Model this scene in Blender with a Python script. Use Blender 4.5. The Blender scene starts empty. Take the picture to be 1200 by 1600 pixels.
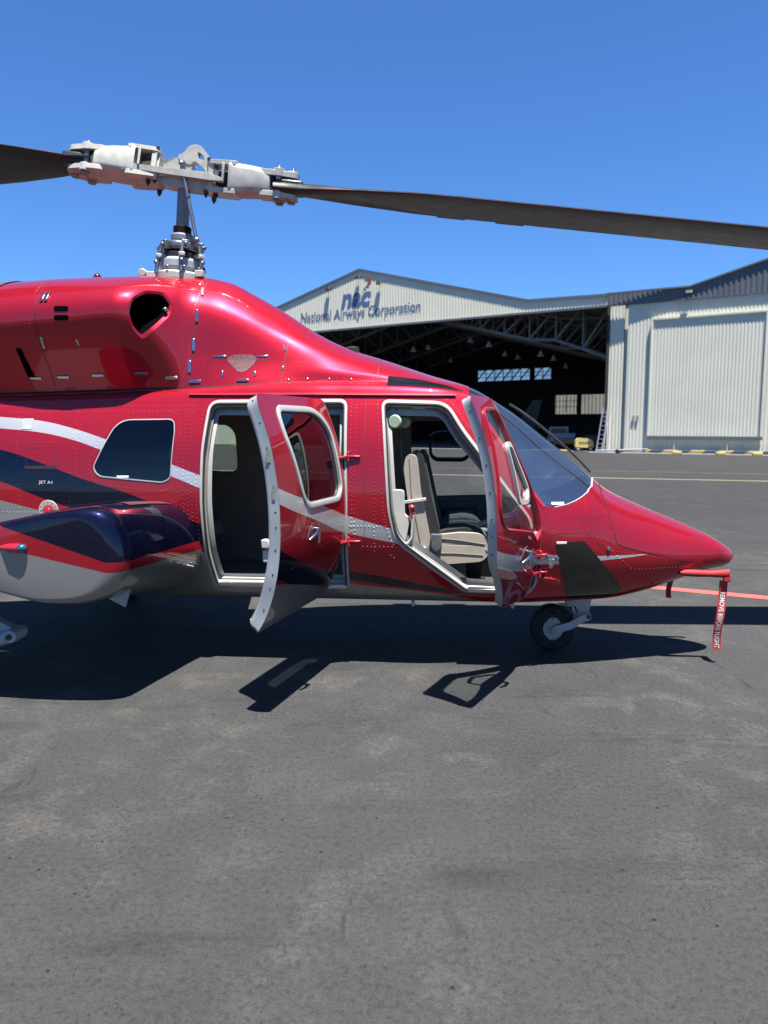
import bpy, math, random
import numpy as np
from mathutils import Vector, Matrix, Euler
from mathutils.geometry import delaunay_2d_cdt
random.seed(7); rng = np.random.default_rng(7)
S_ = bpy.context.scene; COL = S_.collection
R = math.radians

# ------------------------------------------------------------------ camera, sky, sun, exposure
cam = bpy.data.cameras.new('camera'); camo = bpy.data.objects.new('camera', cam); COL.objects.link(camo)
camo.location = (0, 0, 1.65); camo.rotation_euler = (R(90 - 6.55), 0, 0)
cam.sensor_fit = 'VERTICAL'; cam.sensor_height = 36; cam.sensor_width = 27; cam.lens = 1150 / 1600 * 36
cam.clip_end = 3000; cam.clip_start = 0.05
cam.dof.use_dof = True; cam.dof.focus_distance = 4.9; cam.dof.aperture_fstop = 2.6
S_.camera = camo
SUN = Vector((0.10, -0.255, 1.0)).normalized()          # towards the sun: almost overhead, a little behind the camera
W = bpy.data.worlds.new('World'); S_.world = W; W.use_nodes = True
nt = W.node_tree; bg = nt.nodes['Background']
sky = nt.nodes.new('ShaderNodeTexSky'); sky.sky_type = 'NISHITA'; sky.sun_disc = False
sky.sun_elevation = math.asin(SUN.z); sky.sun_rotation = math.atan2(SUN.x, SUN.y)
sky.altitude = 600; sky.air_density = 1.0; sky.dust_density = 0.3; sky.ozone_density = 3.0
tn = nt.nodes.new('ShaderNodeMix'); tn.data_type = 'RGBA'; tn.blend_type = 'MULTIPLY'; tn.inputs[0].default_value = 1; tn.inputs[7].default_value = (.39, .66, 1, 1)   # cool white balance of the sky light
nt.links.new(sky.outputs[0], tn.inputs[6]); nt.links.new(tn.outputs[2], bg.inputs[0]); bg.inputs[1].default_value = 0.052
sl = bpy.data.lights.new('sun', 'SUN'); sl.energy = 5.0; sl.angle = R(0.53); sl.color = (1, .965, .91)
so = bpy.data.objects.new('sun', sl); COL.objects.link(so)
so.rotation_euler = SUN.to_track_quat('Z', 'Y').to_euler()
vs = S_.view_settings; vs.view_transform = 'Standard'; vs.look = 'None'; vs.gamma = 1; vs.use_curve_mapping = False
vs.exposure = 1.82
S_.cycles.max_bounces = 12; S_.cycles.transparent_max_bounces = 24

# ------------------------------------------------------------------ materials
ALB = .565                                             # overall trim of reflectances
def mat(name, col=(.5, .5, .5), rough=.5, metal=0., coat=0., spec=.5):
    col = tuple(c * ALB for c in col)
    m = bpy.data.materials.new(name); m.use_nodes = True
    b = m.node_tree.nodes['Principled BSDF']
    b.inputs['Base Color'].default_value = (*col, 1); b.inputs['Roughness'].default_value = rough
    b.inputs['Metallic'].default_value = metal; b.inputs['Coat Weight'].default_value = coat
    b.inputs['Coat Roughness'].default_value = .03; b.inputs['Specular IOR Level'].default_value = spec
    return m
def nodes(m): return m.node_tree, m.node_tree.nodes['Principled BSDF']
def N(t, kind, **kw):
    n = t.nodes.new(kind)
    for k, v in kw.items(): setattr(n, k, v)
    return n
def math_(t, op, a, b=None, c=None):
    n = N(t, 'ShaderNodeMath', operation=op)
    for i, v in enumerate((a, b, c)):
        if v is None: continue
        if isinstance(v, (int, float)): n.inputs[i].default_value = v
        else: t.links.new(v, n.inputs[i])
    return n.outputs[0]
def mixc(t, fac, a, b):
    n = N(t, 'ShaderNodeMix', data_type='RGBA')
    for s, v in ((n.inputs[0], fac), (n.inputs[6], a), (n.inputs[7], b)):
        if isinstance(v, (int, float)): s.default_value = v
        elif isinstance(v, tuple): s.default_value = (*(c * ALB for c in v), 1)
        else: t.links.new(v, s)
    return n.outputs[2]
def ramp(t, val, stops):
    n = N(t, 'ShaderNodeValToRGB'); e = n.color_ramp.elements
    while len(e) < len(stops): e.new(.5)
    for q, (p, c) in zip(e, stops):
        q.position = p; q.color = (c, c, c, 1) if isinstance(c, (int, float)) else (*c, 1)
    t.links.new(val, n.inputs[0]); return n.outputs[0]
def noise(t, vec, scale, detail=4, rough=.5, dist=0.):
    n = N(t, 'ShaderNodeTexNoise'); n.inputs['Scale'].default_value = scale
    n.inputs['Detail'].default_value = detail; n.inputs['Roughness'].default_value = rough
    n.inputs['Distortion'].default_value = dist
    t.links.new(vec, n.inputs['Vector']); return n.outputs[0]
def objco(t): return N(t, 'ShaderNodeTexCoord').outputs['Object']
def scaled(t, v, s):
    n = N(t, 'ShaderNodeVectorMath', operation='MULTIPLY'); t.links.new(v, n.inputs[0]); n.inputs[1].default_value = s
    return n.outputs[0]
def bump(t, b, h, strength=.3, dist=.01):
    n = N(t, 'ShaderNodeBump'); n.inputs['Strength'].default_value = strength; n.inputs['Distance'].default_value = dist
    t.links.new(h, n.inputs['Height']); t.links.new(n.outputs[0], b.inputs['Normal'])
def worn(name, col, rough, metal=0., amt=.25, scale=6., coat=0., bmp=0.):
    """plain material with uneven tone, gloss and a little grime"""
    m = mat(name, col, rough, metal, coat); t, b = nodes(m); c = objco(t)
    n1 = noise(t, c, scale, 5, .6); dark = tuple(x * (1 - amt) for x in col); lite = tuple(min(1, x * (1 + amt * .5)) for x in col)
    t.links.new(mixc(t, ramp(t, n1, [(.3, 0), (.72, 1)]), dark, lite), b.inputs['Base Color'])
    n2 = noise(t, c, scale * 3.1, 3)
    t.links.new(math_(t, 'MULTIPLY_ADD', n2, .3, rough - .15), b.inputs['Roughness'])
    if bmp: bump(t, b, noise(t, c, scale * 14, 3), bmp, .004)
    return m
def glass(name, tint, ior=1.5, rough=0.0, haze=0.0):
    m = bpy.data.materials.new(name); m.use_nodes = True; t = m.node_tree
    t.nodes.remove(t.nodes['Principled BSDF']); out = t.nodes['Material Output']
    tr = N(t, 'ShaderNodeBsdfTransparent'); tr.inputs[0].default_value = (*tint, 1)
    gl = N(t, 'ShaderNodeBsdfGlossy'); gl.inputs['Roughness'].default_value = rough; gl.inputs[0].default_value = (1, 1, 1, 1)
    fr = N(t, 'ShaderNodeFresnel'); geo = N(t, 'ShaderNodeNewGeometry')      # same reflectance from both faces of the thin pane
    t.links.new(math_(t, 'MULTIPLY_ADD', geo.outputs['Backfacing'], 1 / ior - ior, ior), fr.inputs[0])
    mx = N(t, 'ShaderNodeMixShader'); t.links.new(fr.outputs[0], mx.inputs[0])
    t.links.new(tr.outputs[0], mx.inputs[1]); t.links.new(gl.outputs[0], mx.inputs[2])
    last = mx.outputs[0]
    if haze:
        d = N(t, 'ShaderNodeBsdfDiffuse'); d.inputs[0].default_value = (.5, .52, .55, 1)
        m2 = N(t, 'ShaderNodeMixShader'); m2.inputs[0].default_value = haze
        t.links.new(last, m2.inputs[1]); t.links.new(d.outputs[0], m2.inputs[2]); last = m2.outputs[0]
    t.links.new(last, out.inputs[0]); return m

RED, NAVY, WHITE, SILVER = (.53, .016, .035), (.004, .005, .026), (.76, .76, .76), (.36, .36, .35)
X0, X1 = -9.6, 1.4
def curve_in(t, xsock, pts, lo=0., hi=2.2):
    """z of a paint edge as a function of x (helicopter metres)"""
    n = N(t, 'ShaderNodeFloatCurve'); cu = n.mapping.curves[0]
    P = [((x - X0) / (X1 - X0), (z - lo) / (hi - lo)) for x, z in pts]
    cu.points[0].location = P[0]; cu.points[1].location = P[-1]
    for p in P[1:-1]: cu.points.new(*p)
    for p in cu.points: p.handle_type = 'AUTO_CLAMPED'
    n.mapping.use_clip = False; n.mapping.update()
    xn = math_(t, 'MULTIPLY_ADD', xsock, 1 / (X1 - X0), -X0 / (X1 - X0)); t.links.new(xn, n.inputs['Value'])
    return math_(t, 'MULTIPLY_ADD', n.outputs[0], hi - lo, lo)
def paint(name, kind):
    m = mat(name, RED, .34, .55, 1.0, .0); t, b = nodes(m); b.inputs['Coat IOR'].default_value = 1.45
    a = N(t, 'ShaderNodeAttribute', attribute_name='pc'); sp = N(t, 'ShaderNodeSeparateXYZ'); t.links.new(a.outputs['Vector'], sp.inputs[0])
    x, y, z = sp.outputs
    gt = lambda e: math_(t, 'GREATER_THAN', z, e)
    def band(lo, hi): return math_(t, 'SUBTRACT', gt(lo), gt(hi))
    fl = noise(t, scaled(t, a.outputs['Vector'], (1, 1, 1)), 900, 1)
    red = mixc(t, fl, tuple(c * .8 for c in RED), tuple(c * 1.15 for c in RED)); col = red
    if kind == 'body':
        W1 = curve_in(t, x, [(-9.6, 1.95), (-6, 1.86), (-4.6, 1.77), (-3.83, 1.719), (-3.602, 1.697), (-3.378, 1.65), (-3.134, 1.577), (-2.628, 1.398), (-2.41, 1.321), (-1.9, 1.19), (-1.459, 1.072), (-1.169, .99), (-.8, .905), (-.445, .85), (-.114, .815), (.254, .797), (.58, .795), (1.4, .79)])
        W0 = curve_in(t, x, [(-9.6, 1.85), (-6, 1.77), (-4.6, 1.69), (-3.835, 1.641), (-3.607, 1.62), (-3.382, 1.576), (-3.138, 1.499), (-2.631, 1.32), (-2.412, 1.235), (-1.9, 1.085), (-1.459, .955), (-1.118, .883), (-.8, .81), (-.444, .757), (-.072, .748), (.254, .766), (.576, .7945), (.6, .80), (1.4, .80)])
        V1 = curve_in(t, x, [(-9.6, 1.8), (-6, 1.74), (-4.6, 1.63), (-3.85, 1.497), (-3.579, 1.415), (-3.265, 1.303), (-2.952, 1.209), (-2.555, 1.045), (-2.423, .99), (-1.896, .8), (-1.462, .686), (-1.204, .642), (-.819, .563), (-.523, .512), (-.3, .49), (1.4, .3)])
        V0 = curve_in(t, x, [(-9.6, 1.72), (-6, 1.6), (-4.6, 1.44), (-3.863, 1.281), (-3.592, 1.182), (-3.366, 1.108), (-2.958, .99), (-2.426, .83), (-1.942, .69), (-1.463, .616), (-1.204, .577), (-.819, .528), (-.523, .51), (-.3, .49), (1.4, .3)])
        G1 = curve_in(t, x, [(-9.6, 1.65), (-6, 1.5), (-4.6, 1.3), (-3.884, 1.155), (-3.608, 1.091), (-3.426, 1.048), (-2.95, .93), (-2.524, .815), (-2.426, .80), (-1.9, .69), (-1.444, .585), (-1.033, .54), (-.691, .49), (-.5, .44), (-.3, .3), (1.4, .0)])
        col = mixc(t, band(W0, W1), col, WHITE)
        col = mixc(t, band(V0, V1), col, NAVY)
        col = mixc(t, math_(t, 'LESS_THAN', z, G1), col, SILVER)
    elif kind == 'sponson':
        k = math_(t, 'MAXIMUM', math_(t, 'MULTIPLY_ADD', x, -1, -2.72), 0)
        zu = math_(t, 'MULTIPLY_ADD', k, .33, .885); zl = math_(t, 'MULTIPLY_ADD', k, .22, .825)
        col = mixc(t, gt(zu), mixc(t, gt(zl), SILVER, red), NAVY)
    d = noise(t, a.outputs['Vector'], 2.3, 6, .65); dust = ramp(t, d, [(.45, 0), (.8, 1)])
    col = mixc(t, math_(t, 'MULTIPLY', dust, .035), col, (.30, .28, .26))
    t.links.new(col, b.inputs['Base Color'])
    t.links.new(math_(t, 'MULTIPLY_ADD', dust, .05, .012), b.inputs['Coat Roughness'])
    bump(t, b, noise(t, a.outputs['Vector'], 9, 2), .018, .02)
    return m
M = dict(
    body=paint('body_paint', 'body'), rivet=paint('rivet_paint', 'body'), red=paint('red_paint', 'red'), sponson=paint('sponson_paint', 'sponson'),
    redtrim=mat('red_trim', RED, .35, .1, .6), redcloth=worn('red_cloth', (.50, .018, .022), .75, 0, .2, 30),
    cream=worn('cream_trim', (.62, .60, .53), .55, 0, .12, 8), frame=worn('door_frame_white', (.50, .51, .48), .4, 0, .1, 9),
    doorin=worn('door_inner_grey', (.52, .56, .57), .42, 0, .12, 7), leather=worn('cream_leather', (.50, .44, .36), .5, 0, .12, 10, 0, .15),
    blackfab=worn('black_fabric', (.012, .012, .013), .85, 0, .3, 40), greyfab=worn('grey_fabric', (.10, .115, .12), .8, 0, .3, 30),
    greenfab=worn('pale_green_leather', (.42, .47, .40), .6, 0, .1, 9), liner=worn('cabin_liner', (.24, .21, .17), .8, 0, .12, 6),
    carpet=worn('cabin_carpet', (.26, .21, .16), .95, 0, .3, 50), black=mat('black_plastic', (.012, .012, .013), .45),
    rubber=worn('tyre_rubber', (.014, .014, .015), .8, 0, .4, 20), chrome=mat('polished_metal', (.72, .73, .75), .18, 1.0),
    steel=worn('steel', (.42, .43, .45), .35, .9, .25, 12), silverp=worn('grey_gear_paint', (.50, .54, .58), .4, .1, .15, 10),
    hub=worn('hub_paint', (.62, .60, .53), .38, 0, .3, 11, .3), mastgrey=worn('mast_grey', (.30, .32, .35), .4, .2, .2, 9),
    hubdark=worn('dark_fitting', (.05, .05, .055), .5, .4, .3, 20), blade=worn('blade_black', (.020, .019, .019), .38, 0, .35, 3, .15),
    exhaust=worn('exhaust_metal', (.42, .40, .36), .33, .8, .3, 8), text=mat('white_lettering', (.8, .8, .8), .5),
    seam=mat('dark_seam', (.02, .004, .006), .7), decal=worn('placard', (.30, .31, .27), .6, 0, .4, 60),
    smoke=mat('dark_opaque_glass', (.012, .013, .013), .03, 0, 0, .7), bare=worn('scuffed_grip_film', (.20, .07, .08), .5, .3, .8, 130, .2, .5),
    tint=glass('tinted_window', (.10, .115, .12), 1.55), clear=glass('clear_window', (.80, .84, .84), 1.5),
    screen=glass('windscreen_glass', (.45, .52, .56), 3.3, 0, .02), green=glass('green_tinted_window', (.42, .52, .45), 1.5),
    frost=None, lens=mat('beacon_red', (.15, .004, .01), .1, 0, 1), blue=mat('nav_lens', (.01, .10, .14), .08, 0, 1),
    earcup=mat('headset_green', (.45, .58, .40), .4), gap=mat('dark_inside', (.004, .004, .005), .9, 0, 0, 0),
    sheet=worn('pale_green_sheet', (.95, .92, .74), .5, 0, .07, .35), sheetw=worn('pale_door_sheet', (.93, .91, .75), .5, 0, .07, .5),
    grey=worn('grey_fascia_sheet', (.17, .19, .22), .5, .2, .12, .6), roof=worn('roof_sheet', (.20, .22, .24), .55, .3, .2, .4),
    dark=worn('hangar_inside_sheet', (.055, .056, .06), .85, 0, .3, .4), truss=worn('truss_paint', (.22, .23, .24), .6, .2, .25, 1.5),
    conc=worn('hangar_concrete', (.42, .38, .32), .8, 0, .2, .7), blueletter=mat('blue_lettering', (.10, .18, .36), .6),
    orange=mat('orange_lettering', (.42, .10, .04), .6), lampw=mat('lamp_white', (.75, .75, .72), .4), outside=worn('beige_wall_sheet', (.42, .42, .36), .7, 0, .2, .5),
    yellow=worn('yellow_paint', (.70, .58, .20), .5, 0, .2, 3), carwhite=mat('vehicle_white', (.50, .54, .58), .3, 0, .5), carred=mat('vehicle_red', (.28, .02, .015), .3, 0, .5),
    grit=worn('grit_stone', (.045, .044, .043), .8, 0, .9, 40), alu=worn('aluminium', (.62, .63, .63), .4, .6, .15, 5), navyair=worn('dark_aircraft_paint', (.020, .022, .032), .6, 0, .2, 1, 0),
    linered=worn('red_line_paint', (.62, .10, .085), .8, 0, .25, 5), linepink=worn('faded_red_line', (.24, .09, .09), .85, 0, .3, 2), lineyel=worn('yellow_line', (.40, .35, .22), .85, 0, .3, 2))
m = bpy.data.materials.new('frosted_pane'); m.use_nodes = True; t = m.node_tree; t.nodes.remove(t.nodes['Principled BSDF']); M['frost'] = m
tl = N(t, 'ShaderNodeBsdfTranslucent'); tl.inputs[0].default_value = (.85, .85, .82, 1); tr_ = N(t, 'ShaderNodeBsdfTransparent'); tr_.inputs[0].default_value = (.9, .9, .9, 1)
mx_ = N(t, 'ShaderNodeMixShader'); oc_ = objco(t); t.links.new(ramp(t, noise(t, oc_, .9, 4, .6), [(.40, .62), (.6, .95)]), mx_.inputs[0]); t.links.new(tr_.outputs[0], mx_.inputs[1]); t.links.new(tl.outputs[0], mx_.inputs[2]); t.links.new(mx_.outputs[0], t.nodes['Material Output'].inputs[0])
q_ = M['rivet'].node_tree.nodes['Principled BSDF']; q_.inputs['Metallic'].default_value = 0; q_.inputs['Roughness'].default_value = .3; q_.inputs['Coat Weight'].default_value = .4; q_.inputs['Specular IOR Level'].default_value = .8
# kerb: slanted yellow and black blocks
m = mat('hazard_kerb', (.5, .4, .1), .8); t, b = nodes(m); M['hazard'] = m
sp = N(t, 'ShaderNodeSeparateXYZ'); oc = objco(t); t.links.new(oc, sp.inputs[0])
fr_ = math_(t, 'FRACT', math_(t, 'MULTIPLY_ADD', sp.outputs[2], -.8, math_(t, 'MULTIPLY', sp.outputs[0], .62)))
t.links.new(mixc(t, math_(t, 'GREATER_THAN', fr_, .5), (.07, .08, .09), mixc(t, noise(t, oc, 3, 4), (.5, .33, .05), (.6, .5, .25))), b.inputs['Base Color'])
# asphalt
m = mat('asphalt', (.06, .06, .06), .85); t, b = nodes(m); M['asphalt'] = m; c = objco(t)
n_big = noise(t, c, .55, 6, .6, .2); n_mid = noise(t, c, 2.1, 7, .66, .2); n_mot = noise(t, c, 40, 5, .80); n_fine = noise(t, c, 70, 4, .75); n_agg = noise(t, c, 170, 2, .75)
col = mixc(t, ramp(t, n_mid, [(.30, 0), (.70, 1)]), (.043, .0435, .046), (.064, .064, .066))
col = mixc(t, math_(t, 'MULTIPLY', ramp(t, n_big, [(.32, 0), (.70, 1)]), .5), col, (.094, .093, .092))
grain = ramp(t, n_mot, [(.40, 0), (.64, 1)])
col = mixc(t, math_(t, 'MULTIPLY', grain, .55), col, (.105, .104, .101))
col = mixc(t, ramp(t, n_mot, [(.30, .7), (.45, 0)]), col, (.024, .0245, .026))
zone = ramp(t, noise(t, c, .8, 4, .6, .3), [(.44, 0), (.60, 1)])
pale = math_(t, 'MULTIPLY', math_(t, 'MULTIPLY', zone, ramp(t, noise(t, c, 2.9, 7, .72, .25), [(.47, 0), (.62, 1)])), math_(t, 'MULTIPLY_ADD', grain, .75, .2))
col = mixc(t, math_(t, 'MULTIPLY', pale, .85), col, (.165, .154, .134))
spot = math_(t, 'MULTIPLY', ramp(t, noise(t, scaled(t, c, (1, 1.5, 1)), 4.3, 4, .6), [(.68, 0), (.76, 1)]), grain)
col = mixc(t, math_(t, 'MULTIPLY', spot, .55), col, (.18, .17, .15))
streak = ramp(t, noise(t, scaled(t, c, (.5, 2.6, 1)), 1.2, 6, .66, .5), [(.57, 0), (.70, 1)])
col = mixc(t, math_(t, 'MULTIPLY', streak, .55), col, (.029, .0295, .032))
smear = ramp(t, noise(t, scaled(t, c, (3.4, .9, 1)), 1.5, 5, .62, .8), [(.64, 0), (.74, 1)])
col = mixc(t, math_(t, 'MULTIPLY', smear, .55), col, (.024, .025, .028))
col = mixc(t, ramp(t, n_agg, [(.32, .6), (.47, 0)]), col, (.012, .012, .013))
col = mixc(t, ramp(t, n_agg, [(.55, 0), (.76, .55)]), col, (.15, .147, .140))
for sc, lo, hi, k in ((5.5, .028, .058, .5), (13., .045, .10, .52), (27., .06, .13, .56)):           # pits and drips, loosely clustered
    vo = N(t, 'ShaderNodeTexVoronoi'); vo.inputs['Scale'].default_value = sc; t.links.new(c, vo.inputs['Vector'])
    vm = math_(t, 'MULTIPLY', ramp(t, vo.outputs['Distance'], [(lo, .95), (hi, 0)]), ramp(t, noise(t, c, 1.3, 3), [(k, 0), (k + .06, 1)]))
    col = mixc(t, vm, col, (.009, .009, .010))
# asphalt colour blends to a darker grey towards the hangar
sp2 = N(t, 'ShaderNodeSeparateXYZ'); t.links.new(c, sp2.inputs[0])
fm = N(t, 'ShaderNodeMapRange'); fm.inputs[1].default_value = 11; fm.inputs[2].default_value = 17; t.links.new(math_(t, 'MULTIPLY_ADD', noise(t, c, .22, 3), 5.0, sp2.outputs[1]), fm.inputs[0])
col = mixc(t, math_(t, 'MULTIPLY', fm.outputs[0], .5), col, (.036, .0365, .039))
t.links.new(col, b.inputs['Base Color'])
t.links.new(math_(t, 'MULTIPLY_ADD', n_mid, .25, .66), b.inputs['Roughness'])
b.inputs['Specular IOR Level'].default_value = .07
bump(t, b, math_(t, 'ADD', n_agg, math_(t, 'ADD', math_(t, 'MULTIPLY', n_fine, 1.4), math_(t, 'MULTIPLY', n_mot, 2.2))), .75, .006)

# ------------------------------------------------------------------ mesh helpers
def link(name, me, m=None, parent=None):
    o = bpy.data.objects.new(name, me); COL.objects.link(o)
    if m is not None and me is not None: me.materials.append(M[m] if isinstance(m, str) else m)
    if parent is not None: o.parent = parent
    return o
def tag(o, label=None, cat=None, group=None, kind=None):
    for k, v in (('label', label), ('category', cat), ('group', group), ('kind', kind)):
        if v: o[k] = v
    return o
def empty(name, loc=(0, 0, 0), rz=0, **kw):
    o = bpy.data.objects.new(name, None); COL.objects.link(o); o.location = loc; o.rotation_euler = (0, 0, rz)
    return tag(o, **kw)
class MB:
    def __init__(s): s.v = []; s.f = []
    def add(s, v, f):
        k = len(s.v); s.v += [tuple(float(c) for c in p) for p in v]; s.f += [tuple(i + k for i in q) for q in f]; return s
    def box(s, c, d, rot=None):
        c = Vector(c); q = []
        for i in (-.5, .5):
            for j in (-.5, .5):
                for k in (-.5, .5):
                    p = Vector((i * d[0], j * d[1], k * d[2])); q.append(c + (rot @ p if rot else p))
        return s.add(q, [(0, 1, 3, 2), (4, 6, 7, 5), (0, 4, 5, 1), (2, 3, 7, 6), (0, 2, 6, 4), (1, 5, 7, 3)])
    def bar(s, p0, p1, w, h=None, up=(0, 0, 1)):
        p0, p1 = Vector(p0), Vector(p1); d = p1 - p0; h = h or w
        x = d.normalized(); u = Vector(up)
        if abs(x.dot(u)) > .98: u = Vector((1, 0, 0))
        y = u.cross(x).normalized(); z = x.cross(y)
        return s.box((p0 + p1) / 2, (d.length, w, h), Matrix((x, y, z)).transposed())
    def cyl(s, p0, p1, r0, r1=None, n=16, caps=True):
        return s.tube([p0, p1], [r0, r0 if r1 is None else r1], n, caps)
    def tube(s, path, r, n=12, caps=True):
        path = [Vector(p) for p in path]; r = r if hasattr(r, '__len__') else [r] * len(path)
        V = []; F = []; prev = None
        for i, p in enumerate(path):
            d = (path[min(i + 1, len(path) - 1)] - path[max(i - 1, 0)]).normalized()
            u = prev if prev is not None else (Vector((0, 0, 1)) if abs(d.z) < .9 else Vector((1, 0, 0)))
            y = (u - d * u.dot(d)).normalized(); prev = y; z = d.cross(y)
            for k in range(n):
                a = 2 * math.pi * k / n; V.append(p + (y * math.cos(a) + z * math.sin(a)) * r[i])
        for i in range(len(path) - 1):
            for k in range(n):
                a, b_ = i * n + k, i * n + (k + 1) % n; F.append((a, b_, b_ + n, a + n))
        if caps: F += [tuple(range(n))[::-1], tuple(range((len(path) - 1) * n, len(path) * n))]
        return s.add(V, F)
    def lathe(s, prof, base, axis=(0, 0, 1), n=32):
        """prof: (radius, height) pairs along axis from base"""
        base, ax = Vector(base), Vector(axis).normalized()
        return s.tube([base + ax * h for _, h in prof], [max(r, 1e-4) for r, _ in prof], n)
    def dome(s, c, nrm, r, h, n=8, rings=3):
        c, nz = Vector(c), Vector(nrm).normalized(); u = Vector((0, 0, 1)) if abs(nz.z) < .9 else Vector((1, 0, 0))
        x = u.cross(nz).normalized(); y = nz.cross(x); V = []; F = []
        for i in range(rings):
            a = i / rings * math.pi / 2
            for k in range(n):
                q = 2 * math.pi * k / n; V.append(c + (x * math.cos(q) + y * math.sin(q)) * (r * math.cos(a)) + nz * (h * math.sin(a)))
        V.append(c + nz * h)
        for i in range(rings - 1):
            for k in range(n): F.append((i * n + k, i * n + (k + 1) % n, (i + 1) * n + (k + 1) % n, (i + 1) * n + k))
        for k in range(n): F.append(((rings - 1) * n + k, (rings - 1) * n + (k + 1) % n, rings * n))
        return s.add(V, F)
    def prism(s, poly, holes, o, U, V_, depth):
        """outline (with holes) in the U,V plane at o, extruded both ways along U x V"""
        o, U, V_ = Vector(o), Vector(U), Vector(V_); n = U.cross(V_).normalized()
        loops = [list(poly)] + [list(h) for h in holes]; pts = [Vector(p) for L in loops for p in L]; E = []; k = 0
        for L in loops:
            E += [(k + i, k + (i + 1) % len(L)) for i in range(len(L))]; k += len(L)
        ov, oe, of, *_ = delaunay_2d_cdt(pts, E, [], 0, 1e-6)
        P = np.array([tuple(p) for p in ov]); tri = [f for f in of]
        cen = np.array([P[list(f)].mean(0) for f in tri]); ok = inside(cen, np.array(loops[0], float))
        for h in loops[1:]: ok &= ~inside(cen, np.array(h, float))
        tri = [f for f, q in zip(tri, ok) if q]
        A = [o + U * p[0] + V_ * p[1] + n * depth / 2 for p in P]; B = [o + U * p[0] + V_ * p[1] - n * depth / 2 for p in P]
        kk = len(P); F = []
        for f in tri:
            a = P[list(f)]; ccw = (a[1][0] - a[0][0]) * (a[2][1] - a[0][1]) - (a[1][1] - a[0][1]) * (a[2][0] - a[0][0]) > 0
            f = f if ccw else f[::-1]; F.append(tuple(f)); F.append(tuple(i + kk for i in f[::-1]))
        cnt = {}
        for f in F[::2]:
            for i in range(len(f)):
                cnt[(f[i], f[(i + 1) % len(f)])] = 1
        for (a, b_) in cnt:
            if (b_, a) not in cnt: F.append((a, a + kk, b_ + kk, b_))
        return s.add(A + B, F)
    def mesh(s, name, ang=35, smooth=True):
        me = bpy.data.meshes.new(name); me.from_pydata(s.v, [], s.f); me.update()
        if smooth:
            me.polygons.foreach_set('use_smooth', [True] * len(me.polygons)); me.set_sharp_from_angle(angle=R(ang))
        return me
    def obj(s, name, m, parent=None, bevel=0., ang=35, seg=2):
        o = link(name, s.mesh(name, ang), m, parent)
        if bevel:
            if bevel > 0:
                md = o.modifiers.new('bevel', 'BEVEL'); md.width = bevel; md.segments = seg; md.limit_method = 'ANGLE'; md.angle_limit = R(38); md.harden_normals = False
        return o
def inside(P, poly):
    x, y = P[:, 0], P[:, 1]; r = np.zeros(len(P), bool); j = len(poly) - 1
    for i in range(len(poly)):
        xi, yi = poly[i]; xj, yj = poly[j]
        c = ((yi > y) != (yj > y)) & (x < (xj - xi) * (y - yi) / ((yj - yi) or 1e-12) + xi); r ^= c; j = i
    return r
def subdiv(poly, step, closed=True):
    out = []; n = len(poly)
    for i in range(n if closed else n - 1):
        a, b_ = np.array(poly[i], float), np.array(poly[(i + 1) % n], float); k = max(1, int(math.ceil(np.linalg.norm(b_ - a) / step)))
        out += [tuple(a + (b_ - a) * q / k) for q in range(k)]
    if not closed: out.append(tuple(poly[-1]))
    return out
def rounded(poly, r, seg=6):
    out = []; n = len(poly); rr = r if hasattr(r, '__len__') else [r] * n
    for i in range(n):
        p = np.array(poly[i], float); a = np.array(poly[i - 1], float) - p; b_ = np.array(poly[(i + 1) % n], float) - p
        la, lb = np.linalg.norm(a), np.linalg.norm(b_); d = min(rr[i], la * .48, lb * .48)
        if d < 1e-4: out.append(tuple(p)); continue
        A, B = p + a / la * d, p + b_ / lb * d
        for k in range(seg + 1):
            q = k / seg; out.append(tuple((1 - q) ** 2 * A + 2 * q * (1 - q) * p + q * q * B))
    return out
def text(name, body, m, parent, mtx, width=None, height=None, shear=0., bold=0., ext=.002):
    cu = bpy.data.curves.new(name, 'FONT'); cu.body = body; cu.size = 1; cu.shear = shear; cu.offset = bold; cu.extrude = 0; cu.align_x = 'LEFT'
    o = bpy.data.objects.new(name, cu); COL.objects.link(o); bpy.context.view_layer.update()
    me = bpy.data.meshes.new_from_object(o.evaluated_get(bpy.context.evaluated_depsgraph_get())); bpy.data.objects.remove(o); bpy.data.curves.remove(cu)
    co = np.array([v.co[:] for v in me.vertices]); lo, hi = co.min(0), co.max(0); co -= lo
    if width: co[:, 0] *= width / (hi[0] - lo[0])
    if height: co[:, 1] *= height / (hi[1] - lo[1])
    me.vertices.foreach_set('co', co.ravel()); me.update()
    q = link(name, me, m, parent); q.matrix_local = mtx; return q

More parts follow.
